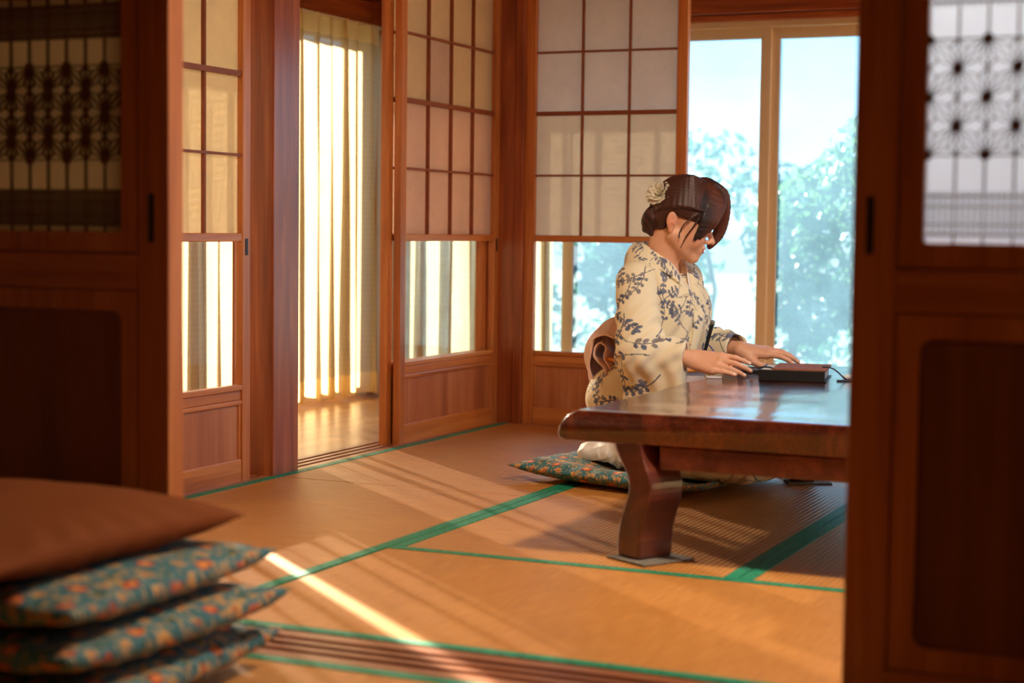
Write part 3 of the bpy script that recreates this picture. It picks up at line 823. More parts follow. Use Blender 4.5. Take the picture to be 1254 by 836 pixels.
b = MB()
for (q, z) in ((-.035, .0), (-.02, .001), (-.008, 0), (.002, .001)):
    b.tube([(q, -.0078, .009+z), (q+.003, -.0079, .009+z)], [.0018, .0018], seg=6)
b.build('mark', M['black'], br)
tray = MB().box(-.10, .10, -.015, .015, 0, .0035).build('pen_tray', M['bookcloth'], bevel=.001)
tray.location = (-1.09, 5.015, TZ); tray.rotation_euler = (0, 0, math.radians(12)); tag(tray, 'flat black pen rest in front of the white brush pen', 'pen rest')
pp = MB().box(-.022, .022, -.012, .012, 0, .004).build('paper_slip', M['white'], bevel=.001)
pp.location = (-1.535, 4.905, TZ); pp.rotation_euler = (0, 0, .3); tag(pp, 'small white folded paper under her near hand', 'paper')

# ------------------------------------------------------------------ garden
def leaf_mat(name, c1, c2, tr=.45):
    m, nt, out = new_mat(name); L = nt.links.new
    n = N(nt, 'ShaderNodeTexNoise', i_Scale=5.0, i_Detail=3.0); L(coords(nt), n.inputs['Vector'])
    c = ramp(nt, n.outputs[0], [(.35, c1), (.65, c2)])
    b = N(nt, 'ShaderNodeBsdfPrincipled', i_Roughness=.4); t = N(nt, 'ShaderNodeBsdfTranslucent')
    L(c, b.inputs['Base Color']); L(c, t.inputs[0])
    mx = N(nt, 'ShaderNodeMixShader'); mx.inputs[0].default_value = tr
    L(b.outputs[0], mx.inputs[1]); L(t.outputs[0], mx.inputs[2]); L(mx.outputs[0], out.inputs[0]); return m
M['leaf_a'] = leaf_mat('hedge_leaf', lin(40,78,52), lin(80,120,84))
M['leaf_b'] = leaf_mat('tree_leaf', lin(60,104,56), lin(112,148,88))
M['bark'] = plain('bark', lin(96,82,66), .9, noise=.25, scale=20)
def foliage(name, n, sampler, size, mat, parent, seed):
    rng = np.random.default_rng(seed)
    P = sampler(rng, n)
    a = rng.normal(size=(n, 3)); a /= np.linalg.norm(a, axis=1)[:, None]
    b = rng.normal(size=(n, 3)); b -= (a*b).sum(1)[:, None]*a; b /= np.linalg.norm(b, axis=1)[:, None]
    c = np.cross(a, b)
    s = size*rng.uniform(.6, 1.4, n)[:, None]
    # bent leaf: two quads along its midrib
    base, tip = P - a*s, P + a*s
    l, r = P + b*s*.45 + c*s*.15, P - b*s*.45 + c*s*.15
    V = np.stack([base, l, tip, r], 1).reshape(-1, 3)
    F = np.arange(4*n).reshape(-1, 4)
    F = np.concatenate([F[:, [0, 1, 2]], F[:, [0, 2, 3]]])
    return link(name, np_mesh(name, V, F, smooth=False), mat, parent)
def lumpy(rng, n, lumps):
    k = rng.integers(0, len(lumps), n); Lm = np.array(lumps)[k]
    d = rng.normal(size=(n, 3)); d /= np.linalg.norm(d, axis=1)[:, None]
    return Lm[:, :3] + d*Lm[:, 3:6]*(rng.uniform(0, 1, n)**.25)[:, None]
lawn = MB().box(-26, 12, 7.5, 40, -.32, -.22).box(-26, -4.2, -4, 7.5, -.32, -.22).build('lawn', plain('pale_gravel_lawn', lin(84,106,84), .95, noise=.25, scale=3))
tag(lawn, 'pale garden ground outside the windows', 'ground', kind='structure')
rg = np.random.default_rng(5)
hx = np.arange(-9.6, 2.4, .75)
for hi, (xa, xb, lab) in enumerate(((-9.6, -3.35, 'leafy green hedge outside, left part behind the window mullion'), (-3.35, 2.4, 'leafy green hedge outside, right part by the latticed door'))):
    r = empty('hedge', ((xa+xb)/2, 11.6, -.22)); tag(r, lab, 'hedge', 'garden hedges')
    L_ = []
    for x in np.arange(xa+.25, xb, .5):
        for z in (.1, .55, 1.0, 1.32):
            L_.append((x-(xa+xb)/2+rg.uniform(-.2, .2), rg.uniform(-.3, .3), z+rg.uniform(-.1, .16), .36, .42, .30))
    foliage('foliage', 9000, lambda rng, n, L_=L_: lumpy(rng, n, L_), .05, M['leaf_a'], r, 9+hi)
    b = MB()
    for x in np.arange(xa+.3, xb, .7):
        xx = x-(xa+xb)/2
        b.tube([(xx, 0, 0), (xx+.05, .03, .6), (xx-.06, -.02, 1.2)], [.03, .022, .012], seg=7)
    b.build('stem', M['bark'], r, smooth=True)['kind'] = 'stuff'
def tree(x, y, h, lumps, n, lab, seed, mat='leaf_b', size=.045):
    r = empty('garden_tree', (x, y, -.22)); tag(r, lab, 'tree', 'garden trees')
    MB().tube([(0, 0, 0), (.03, .02, h*.35), (-.04, 0, h*.7), (.02, .01, h)], [.05, .042, .03, .012], seg=9).build('trunk', M['bark'], r, smooth=True)
    foliage('crown', n, lambda rng, k: lumpy(rng, k, lumps), size, M[mat], r, seed)
    return r
tree(-2.15, 9.7, 1.7, [(.1, 0, 1.45, .34, .34, .28), (-.25, .1, 1.2, .26, .26, .26), (.3, .1, 1.1, .32, .3, .28), (.1, -.1, .75, .22, .22, .2), (.35, .05, .6, .2, .2, .2)], 2300, 'young yellow-green tree just outside the right window pane', 31)
tree(-2.75, 10.3, 1.3, [(0, 0, 1.0, .3, .3, .3), (.15, 0, .55, .25, .25, .22)], 1100, 'small loose shrub outside between mullion and young tree', 32)
tree(-3.75, 10.6, 1.4, [(0, 0, 1.1, .34, .3, .26), (-.2, 0, .7, .3, .3, .25)], 1300, 'round shrub outside the left window pane', 33, 'leaf_a')

# ------------------------------------------------------------------ light
world = bpy.data.worlds.new('World'); SC.world = world; world.use_nodes = True
wn = world.node_tree; wn.nodes.clear()
wo = wn.nodes.new('ShaderNodeOutputWorld'); bg = wn.nodes.new('ShaderNodeBackground')
tc = wn.nodes.new('ShaderNodeTexCoord'); sx = wn.nodes.new('ShaderNodeSeparateXYZ')
wn.links.new(tc.outputs['Generated'], sx.inputs[0])
wr = wn.nodes.new('ShaderNodeValToRGB')
el = wr.color_ramp.elements
el[0].position = 0.0; el[0].color = (.45, .42, .36, 1)
el[1].position = 1.0; el[1].color = (.10, .30, .85, 1)
for p, c in ((.497, (.5, .47, .4, 1)), (.503, (.80, .92, 1.0, 1)), (.56, (.42, .72, 1.0, 1)), (.66, (.22, .52, 1.0, 1))):
    e = el.new(p); e.color = c
mr = wn.nodes.new('ShaderNodeMapRange'); mr.inputs[1].default_value = -1; mr.inputs[2].default_value = 1
wn.links.new(sx.outputs[2], mr.inputs[0]); wn.links.new(mr.outputs[0], wr.inputs[0])
cl = wn.nodes.new('ShaderNodeTexNoise'); cl.inputs['Scale'].default_value = 5.0; cl.inputs['Detail'].default_value = 5
mpp = wn.nodes.new('ShaderNodeMapping'); mpp.inputs['Scale'].default_value = (1, 1, 3)
wn.links.new(tc.outputs['Generated'], mpp.inputs[0]); wn.links.new(mpp.outputs[0], cl.inputs['Vector'])
cr = wn.nodes.new('ShaderNodeMapRange'); cr.inputs[1].default_value = .5; cr.inputs[2].default_value = .72; cr.inputs[4].default_value = .7
wn.links.new(cl.outputs[0], cr.inputs[0])
mxs = wn.nodes.new('ShaderNodeMixRGB'); mxs.inputs[2].default_value = (.95, .97, 1, 1)
wn.links.new(cr.outputs[0], mxs.inputs[0]); wn.links.new(wr.outputs[0], mxs.inputs[1])
wn.links.new(mxs.outputs[0], bg.inputs[0]); bg.inputs[1].default_value = WORLD
wn.links.new(bg.outputs[0], wo.inputs[0])
sun = bpy.data.lights.new('sun', 'SUN'); suno = bpy.data.objects.new('sun', sun); COL.objects.link(suno)
sd = Vector((.755, -.655, -math.tan(math.radians(17.5)))).normalized()
suno.rotation_euler = sd.to_track_quat('-Z', 'Y').to_euler()
sun.energy = SUN; sun.color = (1, .85, .64); sun.angle = math.radians(.5)
# ceiling lamps added out of view as fill light in both rooms
M['lampshade'] = None
def lamp_emit(name, col, s):
    m, nt, out = new_mat(name); e = N(nt, 'ShaderNodeEmission'); e.inputs[0].default_value = col; e.inputs[1].default_value = s
    nt.links.new(e.outputs[0], out.inputs[0]); return m
def fill_lamp(x, y, label, col, power):
    r = empty('fill_lamp', (x, y, 0)); tag(r, label, 'lamp')
    MB().box(-.22, .22, -.22, .22, 2.33, 2.38).build('fill_lamp_frame', M['shoji_x'], r, bevel=.004)
    MB().prism([(.18*math.cos(i*PI/12), .18*math.sin(i*PI/12)) for i in range(24)], 'z', 2.27, 2.33).build('fill_lamp_shade', lamp_emit('fill_lamp_glow', col, 2.0), r, bevel=.01)
    l = bpy.data.lights.new('fill_bulb', 'AREA'); l.shape = 'DISK'; l.size = .34; l.energy = power; l.color = col[:3]
    o = bpy.data.objects.new('fill_bulb', l); COL.objects.link(o); o.parent = r; o.location = (0, 0, 2.262)
fill_lamp(.7, .6, 'unseen ceiling lamp added as warm fill for the near room', (1, .62, .30, 1), FILL_NEAR)
fill_lamp(-.6, 3.5, 'unseen ceiling lamp added as warm fill for the matted room', (1, .84, .64, 1), FILL_FAR)

vs = SC.view_settings
SC.display_settings.display_device = 'sRGB'
vs.view_transform = 'Standard'; vs.look = 'None'; vs.gamma = 1; vs.use_curve_mapping = False; vs.exposure = EXPOSURE
cy = SC.cycles
cy.max_bounces = 10; cy.diffuse_bounces = 6; cy.glossy_bounces = 4; cy.transmission_bounces = 8; cy.transparent_max_bounces = 24
cy.use_denoising = True; cy.caustics_reflective = False; cy.caustics_refractive = False; cy.sample_clamp_indirect = 8
# ================================================================== the woman
class Field:
    """signed distance field on a grid, meshed with surface nets"""
    def __init__(s, lo, hi, h):
        s.lo = np.array(lo, float); s.h = h
        s.n = np.ceil((np.array(hi)-s.lo)/h).astype(int)+1
        s.v = np.full(tuple(s.n), .06, np.float32)
    def _sub(s, lo, hi):
        a = np.clip(np.floor((np.array(lo)-s.lo)/s.h).astype(int), 0, s.n-1)
        b = np.clip(np.ceil((np.array(hi)-s.lo)/s.h).astype(int)+1, 1, s.n)
        if (b <= a).any(): return None
        sl = tuple(slice(i, j) for i, j in zip(a, b))
        g = np.meshgrid(*[(s.lo[k]+s.h*np.arange(a[k], b[k])).astype(np.float32) for k in range(3)], indexing='ij')
        return sl, g
    def add(s, prim, k=.01, op='+'):
        fn, lo, hi = prim
        m = k+.02
        r = s._sub(np.array(lo)-m, np.array(hi)+m)
        if r is None: return s
        sl, g = r; d = fn(*g).astype(np.float32); a = s.v[sl]
        if op == '-': d = -d; t = -1.0
        else: t = 1.0
        h = np.maximum(k-np.abs(a-d), 0)/k
        s.v[sl] = (np.minimum(a, d)-h*h*k/4) if t > 0 else (np.maximum(a, d)+h*h*k/4)
        return s
    def mesh(s, relax=1):
        v = s.v; ins = v < 0
        c = np.zeros(tuple(s.n-1), np.int8)
        for i in (0, 1):
            for j in (0, 1):
                for k in (0, 1):
                    c += ins[i:i+s.n[0]-1, j:j+s.n[1]-1, k:k+s.n[2]-1]
        act = (c > 0) & (c < 8)
        ids = np.argwhere(act); idx = np.full(act.shape, -1, np.int32); idx[act] = np.arange(len(ids))
        P = np.zeros((len(ids), 3)); cnt = np.zeros(len(ids))
        cor = [(i, j, k) for i in (0, 1) for j in (0, 1) for k in (0, 1)]
        val = {q: v[ids[:, 0]+q[0], ids[:, 1]+q[1], ids[:, 2]+q[2]] for q in cor}
        for q in cor:
            for ax in range(3):
                if q[ax]: continue
                r = list(q); r[ax] = 1; r = tuple(r)
                a, b = val[q], val[r]; m = (a < 0) != (b < 0)
                t = a[m]/(a[m]-b[m])
                p = np.tile(np.array(q, float), (m.sum(), 1)); p[:, ax] = t
                P[m] += p; cnt[m] += 1
        P = P/cnt[:, None]
        V = s.lo + s.h*(ids+P)
        F = []
        for ax in range(3):
            o1, o2 = [(1, 2), (2, 0), (0, 1)][ax]
            sl0 = [slice(1, -1)]*3; sl0[ax] = slice(0, -1); sl1 = list(sl0); sl1[ax] = slice(1, None)
            # grid edges inside
            A = ins[tuple(sl0)]; B = ins[tuple(sl1)]
            e = np.argwhere(A != B)
            if not len(e): continue
            off = np.ones(3, int); off[ax] = 0
            e = e+off; flip = ins[e[:, 0], e[:, 1], e[:, 2]]
            def cell(d1, d2):
                q = e.copy(); q[:, o1] -= d1; q[:, o2] -= d2
                return idx[q[:, 0], q[:, 1], q[:, 2]]
            quad = np.stack([cell(1, 1), cell(0, 1), cell(0, 0), cell(1, 0)], 1)
            quad[~flip] = quad[~flip][:, ::-1]
            F.append(quad)
        F = np.concatenate(F); F = F[(F >= 0).all(1)]
        for _ in range(relax): V = smooth_v(V, F, .5)
        return V, F
def smooth_v(V, F, lam):
    acc = np.zeros_like(V); cnt = np.zeros(len(V))
    for a, b in ((0, 1), (1, 2), (2, 3), (3, 0)):
        for p, q in ((a, b), (b, a)):
            for k in range(3): acc[:, k] += np.bincount(F[:, p], V[F[:, q], k], len(V))
            cnt += np.bincount(F[:, p], minlength=len(V))
    return V + lam*(acc/np.maximum(cnt, 1)[:, None]-V)
def normals(V, F):
    n = np.cross(V[F[:, 2]]-V[F[:, 0]], V[F[:, 3]]-V[F[:, 1]])
    out = np.zeros_like(V)
    for k in range(4):
        for c in range(3): out[:, c] += np.bincount(F[:, k], n[:, c], len(V))
    return out/np.maximum(np.linalg.norm(out, axis=1), 1e-9)[:, None]
def rc(a, b, r1, r2):
    """tapered capsule"""
    a, b = np.array(a, float), np.array(b, float); ab = b-a; L2 = max((ab**2).sum(), 1e-9)
    def f(x, y, z):
        px, py, pz = x-a[0], y-a[1], z-a[2]
        t = np.clip((px*ab[0]+py*ab[1]+pz*ab[2])/L2, 0, 1)
        return np.sqrt((px-ab[0]*t)**2+(py-ab[1]*t)**2+(pz-ab[2]*t)**2)-(r1+(r2-r1)*t)
    m = max(r1, r2)
    return f, np.minimum(a, b)-m, np.maximum(a, b)+m
def ell(c, r, R=None):
    """ellipsoid; R rows are its local axes"""
    c = np.array(c, float); r = np.array(r, float); R = np.eye(3) if R is None else np.array(R, float)
    def f(x, y, z):
        d = (x-c[0], y-c[1], z-c[2])
        q = [R[i][0]*d[0]+R[i][1]*d[1]+R[i][2]*d[2] for i in range(3)]
        k0 = np.sqrt(sum((q[i]/r[i])**2 for i in range(3))); k1 = np.sqrt(sum((q[i]/r[i]**2)**2 for i in range(3)))
        return k0*(k0-1)/np.maximum(k1, 1e-6)
    e = np.sqrt(((R.T*r)**2).sum(1))
    return f, c-e, c+e
def rbox(c, hs, rad, R=None):
    c = np.array(c, float); hs = np.array(hs, float)-rad; R = np.eye(3) if R is None else np.array(R, float)
    def f(x, y, z):
        d = (x-c[0], y-c[1], z-c[2])
        q = [np.abs(R[i][0]*d[0]+R[i][1]*d[1]+R[i][2]*d[2])-hs[i] for i in range(3)]
        return np.sqrt(sum(np.maximum(t, 0)**2 for t in q))+np.minimum(np.maximum(np.maximum(q[0], q[1]), q[2]), 0)-rad
    e = (np.abs(R.T)*(hs+rad)).sum(1)
    return f, c-e, c+e
def xf(prim, T, R):
    """move a primitive given in a local frame: world = T + R @ local"""
    fn, lo, hi = prim; R = np.array(R, float); T = np.array(T, float)
    def f(x, y, z):
        d = (x-T[0], y-T[1], z-T[2])
        return fn(*[R[0][i]*d[0]+R[1][i]*d[1]+R[2][i]*d[2] for i in range(3)])
    cs = np.array([[(lo, hi)[i][0], (lo, hi)[j][1], (lo, hi)[k][2]] for i in (0, 1) for j in (0, 1) for k in (0, 1)]) @ R.T + T
    return f, cs.min(0), cs.max(0)
def rotm(ax, deg):
    a = math.radians(deg); c, s = math.cos(a), math.sin(a)
    return np.array({'x': [[1,0,0],[0,c,-s],[0,s,c]], 'y': [[c,0,s],[0,1,0],[-s,0,c]], 'z': [[c,-s,0],[s,c,0],[0,0,1]]}[ax])
def spline(pts, n):
    """Catmull-Rom through rows"""
    P = np.array(pts, float); P = np.concatenate([2*P[:1]-P[1:2], P, 2*P[-1:]-P[-2:-1]])
    out = []
    m = len(P)-3
    for t in np.linspace(0, m-1e-6, n):
        i = int(t); f = t-i; a, b, c, d = P[i:i+4]
        out.append(.5*((2*b)+(-a+c)*f+(2*a-5*b+4*c-d)*f*f+(-a+3*b-3*c+d)*f**3))
    return np.array(out)

WO = (-1.845, 5.19, 0.0); WA = math.radians(-8)
person = None
# ---- head frame (x forward, y left, z up; origin between the ears), in body coordinates
HT = np.array([.104, -.006, .815])
HR = rotm('z', 25) @ rotm('y', 18.5)
H = lambda p: xf(p, HT, HR)
# ---- hands: x along the fingers, y towards the thumb (mirror for the left), z back of hand
def hand(T, R, mir, curls, spreads, thumb):
    """returns primitives and nail centres; mir=+1 thumb on +y"""
    pr = []; nails = []; tips = []
    S = 1.05
    mcp = [(.083, .025, .003), (.087, .006, .006), (.082, -.013, .004), (.074, -.030, -.001)]
    ln = [(.040, .025, .019), (.045, .028, .020), (.041, .026, .019), (.032, .019, .017)]
    r0 = [.0090, .0092, .0087, .0077]
    pt = lambda p: T + R @ (np.array([p[0], p[1]*mir, p[2]])*S)
    for i in range(4):
        m = np.array(mcp[i])
        wy = (.014, .005, -.006, -.015)[i]
        pr.append((rc(pt((.0, wy, -.002)), pt(m-np.array([0, 0, .004])), .0150*S, .0112*S), .014))
        p = m; ang = 0.0; sp = math.radians(spreads[i])
        for k in range(3):
            ang += math.radians(curls[i][k])
            d = np.array([math.cos(ang)*math.cos(sp), math.cos(ang)*math.sin(sp), -math.sin(ang)])
            q = p + d*ln[i][k]
            ra, rb = r0[i]*(1-.10*k), r0[i]*(1-.10*(k+1))
            pr.append((rc(pt(p), pt(q), ra*S, rb*S), .0035 if k else .006))
            if k == 2:
                up = np.array([math.sin(ang), 0, math.cos(ang)])
                nails.append((pt(q-d*.002+up*rb*.85), .0052)); tips.append(pt(q))
            p = q
    # heel of the palm and thumb
    pr.append((rc(pt((.018, -.018, -.008)), pt((.055, -.022, -.010)), .013*S, .012*S), .012))
    t0, t1, t2, t3 = thumb
    pr.append((rc(pt(t0), pt(t1), .0150*S, .0118*S), .014)); pr.append((rc(pt(t1), pt(t2), .0108*S, .0094*S), .005)); pr.append((rc(pt(t2), pt(t3), .0094*S, .0074*S), .004))
    return pr, nails, tips
def basis(fwd, up):
    f = np.array(fwd, float); f /= np.linalg.norm(f); u = np.array(up, float); u -= f*(u@f); u /= np.linalg.norm(u)
    return np.stack([f, np.cross(u, f), u], 1)
WR = np.array([.252, -.195, .4080]); WL = np.array([.252, .155, .4185])
RR = basis((.97, .05, -.10), (.06, -.72, .70))        # right hand, back turned a little to the outside
RL = basis((.93, .32, -.10), (.08, -.30, .95))
hr, nail_r, tip_r = hand(WR, RR, 1, [(8, 16, 12), (9, 16, 12), (8, 14, 10), (2, 10, 8)], (5, 1, -1, 4),
                  ((.016, .020, -.010), (.044, .036, -.018), (.070, .036, -.026), (.092, .030, -.030)))
hl, nail_l, tip_l = hand(WL, RL, -1, [(-2, 16, 14), (2, 16, 12), (4, 16, 12), (6, 18, 12)], (9, 2, -4, -10),
                  ((.016, .020, -.010), (.044, .040, -.020), (.070, .047, -.026), (.092, .046, -.029)))
SHR, SHL = np.array([.040, -.150, .635]), np.array([.040, .150, .635])
ELR, ELL = np.array([.108, -.238, .412]), np.array([.040, .230, .415])
def body_field(h):
    f = Field((-.26, -.33, .05), (.56, .36, .97), h)
    A = f.add
    # trunk, folded legs
    A(ell((.025, 0, .52), (.095, .14, .16)), .02); A(ell((.02, 0, .36), (.095, .125, .14)), .05); A(ell((-.02, 0, .245), (.125, .16, .10)), .05)
    A(rc((.035, -.125, .622), (.035, .125, .622), .048, .048), .05)
    for s in (-1, 1):
        A(rc((.0, .08*s, .20), (.38, .085*s, .13), .080, .056), .03)
        A(rc((.36, .08*s, .105), (.02, .085*s, .098), .042, .040), .03); A(rc((.02, .085*s, .096), (-.09, .075*s, .094), .028, .018), .02)
    # neck
    nb = HT + HR @ np.array([-.026, 0, -.030])
    A(rc((.030, 0, .630), nb, .058, .049), .03)
    # head
    A(H(ell((.002, 0, .050), (.095, .074, .086))), .025)
    A(H(ell((.040, 0, -.012), (.054, .061, .085))), .03)
    for s in (-1, 1):
        A(H(rc((-.002, .051*s, -.040), (.072, .010*s, -.086), .020, .013)), .022)
        A(H(ell((.064, .036*s, -.028), (.026, .024, .028))), .022)
        A(H(ell((.084, .026*s, .024), (.012, .028, .009))), .012)
    A(H(ell((.080, 0, -.088), (.015, .018, .014))), .016)
    A(H(ell((.086, 0, -.055), (.016, .026, .022))), .016)
    for s in (-1, 1):
        A(H(ell((.100, .030*s, .007), (.013, .019, .011))), .010, '-')
        A(H(ell((.0825, .031*s, .004), (.0118, .0150, .0105))), .003)
    A(H(rc((.094, 0, .016), (.1155, 0, -.019), .0062, .0088)), .010)
    A(H(ell((.1170, 0, -.0215), (.0095, .0095, .0085))), .006)
    for s in (-1, 1):
        A(H(ell((.104, .0105*s, -.027), (.0095, .0068, .0068))), .006)
        A(H(ell((.1055, .0062*s, -.0335), (.0045, .0034, .003))), .002, '-')
    A(H(ell((.0975, 0, -.0485), (.0085, .0205, .0052))), .005)
    A(H(ell((.0955, 0, -.0600), (.0090, .0180, .0060))), .005)
    A(H(ell((.1055, 0, -.0540), (.0060, .0230, .0010))), .003, '-')
    for s in (-1, 1):
        Re = rotm('z', -16*s) @ rotm('y', -14)
        A(H(ell((-.022, .0745*s, .002), (.0165, .0075, .028), Re.T)), .006)
        A(H(ell((-.017, .0815*s, .006), (.0090, .0045, .018), Re.T)), .004, '-')
        A(H(ell((-.015, .0795*s, -.004), (.004, .004, .007), Re.T)), .003)
        A(H(ell((-.016, .0720*s, -.027), (.008, .006, .009), Re.T)), .005)
    # arms
    for S_, E_, W_, hp in ((SHR, ELR, WR, hr), (SHL, ELL, WL, hl)):
        A(rc(S_, E_, .044, .036), .03); mid = E_+(W_-E_)*.35
        A(rc(E_, mid, .036, .035), .02); A(rc(mid, W_, .035, .0225), .02)
        for p, k in hp: A(p, k)
    return f
def head_local(V): return (V-HT) @ HR
def col_mix(c, m, t): return c*(1-m[:, None])+np.array(t)*m[:, None]
def build_body():
    V, F = body_field(.0026).mesh(1)
    L = head_local(V); n = normals(V, F)
    skin = C_(232, 176, 142); col = np.tile(skin, (len(V), 1))
    g = lambda c, r: np.exp(-(((L-np.array(c))/np.array(r))**2).sum(1))
    hd = L[:, 2] > -.13
    for s in (-1, 1):
        col = col_mix(col, .45*g((.085, .042*s, -.028), (.03, .022, .022)), C_(226, 128, 104))     # cheeks
        col = col_mix(col, .5*g((-.020, .080*s, .0), (.02, .012, .03)), C_(224, 120, 92))           # ears
        # brows, lashes
        bx = (np.abs(L[:, 2]-(.030-.10*np.abs(np.abs(L[:, 1])-.030))) < .0032) & (L[:, 1]*s > .012) & (L[:, 1]*s < .046) & (L[:, 0] > .07)
        col[bx] = C_(70, 44, 34)
        lx = (np.abs(L[:, 2]-(-.0030-6*(L[:, 1]*s-.031)**2)) < .0018) & (L[:, 1]*s > .016) & (L[:, 1]*s < .047) & (L[:, 0] > .075)
        col[lx] = C_(34, 22, 20)
    lip = ((L[:, 1]/.0205)**2+((L[:, 2]+.0545)/.0105)**2 < 1) & (L[:, 0] > .088)
    col[lip] = C_(196, 76, 72)
    for c, r in nail_r+nail_l:
        d = np.linalg.norm(V-c, axis=1); col[d < r] = C_(246, 206, 188)
    kn = np.zeros(len(V))
    me = np_mesh('person', V, F, col)
    return me
def skin_mat():
    m, nt, out = new_mat('skin'); L = nt.links.new
    a = N(nt, 'ShaderNodeVertexColor', layer_name='Col'); b = N(nt, 'ShaderNodeBsdfPrincipled', i_Roughness=.45)
    L(a.outputs[0], b.inputs['Base Color'])
    b.inputs['Subsurface Weight'].default_value = .12; b.inputs['Subsurface Radius'].default_value = (.012, .005, .003); b.inputs['Subsurface Scale'].default_value = 1.0
    b.inputs['Specular IOR Level'].default_value = .4
    n = N(nt, 'ShaderNodeTexNoise', i_Scale=420.0, i_Detail=2.0); L(coords(nt), n.inputs['Vector'])
    bp = N(nt, 'ShaderNodeBump', i_Strength=.06, i_Distance=.001); L(n.outputs[0], bp.inputs['Height']); L(bp.outputs[0], b.inputs['Normal'])
    L(b.outputs[0], out.inputs[0]); return m
person = link('person', build_body(), skin_mat())
person.location = WO; person.rotation_euler = (0, 0, WA)
tag(person, 'kneeling person in a cream leaf-patterned kimono, head bowed over the low table', 'person')

# ---- hair
def hair_field(h):
    f = Field(HT-.20, HT+.22, h)
    A = f.add
    A(H(ell((.002, 0, .060), (.106, .0865, .098))), .01)
    A(H(ell((-.045, 0, .008), (.056, .068, .060))), .03)
    # clear of the face, the ears and the neck
    A(H(ell((.104, 0, -.030), (.080, .085, .098))), .012, '-')
    for s in (-1, 1):
        A(H(rbox((.016, .085*s, -.045), (.056, .036, .064), .02)), .010, '-')
        A(H(ell((-.022, .082*s, -.004), (.021, .018, .034))), .006, '-')
    A(H(rc((-.010, 0, -.055), (-.03, 0, -.12), .056, .07)), .01, '-')
    return f
def strand(A, pts, r, n=16, k=.006):
    P = spline(pts, n); rr = np.interp(np.linspace(0, 1, n), np.linspace(0, 1, len(r)), r)
    for i in range(n-1): A(H(rc(P[i], P[i+1], rr[i], rr[i+1])), k)
def build_hair():
    f = hair_field(.0024); A = f.add
    # swept bangs on the near side: from the parting over the brow to the cheek
    rg = np.random.default_rng(12)
    for i in range(26):
        t = i/25
        e = (.060+.040*t, -.071+.027*t, -.030+.036*t*t+rg.uniform(-.007, .007))
        pts = [(.020+.03*t, .030, .153-.003*t), (.064+.030*t, -.012, .141-.014*t), (.068+.046*t, -.050+.016*t, .096), (.066+.046*t, -.073+.026*t, .050), (.066+.042*t, -.076+.029*t, .018+.010*t), e]
        strand(A, pts, [.007, .0076, .0068, .0050, .0030, .0007], k=.005)
    strand(A, [(.06, -.07, .05), (.046, -.078, .0), (.036, -.075, -.035), (.032, -.069, -.074)], [.003, .0015, .0011, .0007])
    strand(A, [(.05, -.075, .05), (.024, -.084, .015), (.014, -.081, -.02), (.020, -.074, -.045)], [.003, .0014, .0010, .0006])
    # far side: hangs forward beyond the brow
    for i in range(22):
        t = i/21
        pts = [(.030+.02*t, .035, .154), (.082+.020*t, .040, .138), (.108+.018*t, .046+.014*(1-t), .098), (.114+.024*t, .052+.012*(1-t), .048), (.114+.024*t, .052+.010*(1-t), .006), (.107+.016*t, .052, -.036+.008*rg.uniform(-1, 1))]
        strand(A, pts, [.0068, .0078, .0070, .0054, .0036, .0009], k=.0075)
    # side hair drawn back over the ear to the bun
    for i in range(12):
        t = i/11
        for s in (-1, 1):
            pts = [(.070-.05*t, (.070-.030*t)*s, .062+.085*t), (.020-.03*t, (.087-.034*t)*s, .060+.088*t), (-.040-.01*t, (.082-.04*t)*s, .045+.070*t), (-.082, (.05-.03*t)*s, .012+.045*t), (-.088, .018*s, -.018+.03*t)]
            strand(A, pts, [.004, .0075, .0080, .0075, .006], k=.005)
    V, F = f.mesh(1)
    L = head_local(V); n = normals(V, F)
    phi = np.arctan2(L[:, 1], L[:, 2]-.01)
    w = np.where(L[:, 0] > .045, L[:, 0]*70+L[:, 1]*110+L[:, 2]*14, phi*30+L[:, 0]*6)
    st = np.where(L[:, 0] > .045, .5+.5*np.sin(w*.55), .5+.25*np.sin(w*2.7+1.3*np.sin(w*.41)))+np.where(L[:, 0] > .045, 0, 1)*.25*np.sin(w*6.3+2*np.sin(w*.77)+L[:, 0]*15)
    V = V + n*((st-.5)*np.where(L[:, 0] > .045, .0, .0003))[:, None]
    c = C_(38, 22, 18)[None]*(1-st[:, None]*.5)+C_(120, 64, 46)[None]*(st[:, None]*.5)
    return np_mesh('hair', V, F, c)
def hair_mat():
    m, nt, out = new_mat('hair'); L = nt.links.new
    a = N(nt, 'ShaderNodeVertexColor', layer_name='Col'); b = N(nt, 'ShaderNodeBsdfPrincipled', i_Roughness=.5)
    L(a.outputs[0], b.inputs['Base Color']); b.inputs['Specular IOR Level'].default_value = .45
    L(b.outputs[0], out.inputs[0]); return m
M['hair'] = hair_mat()
hair = link('hair', build_hair(), M['hair'], person)
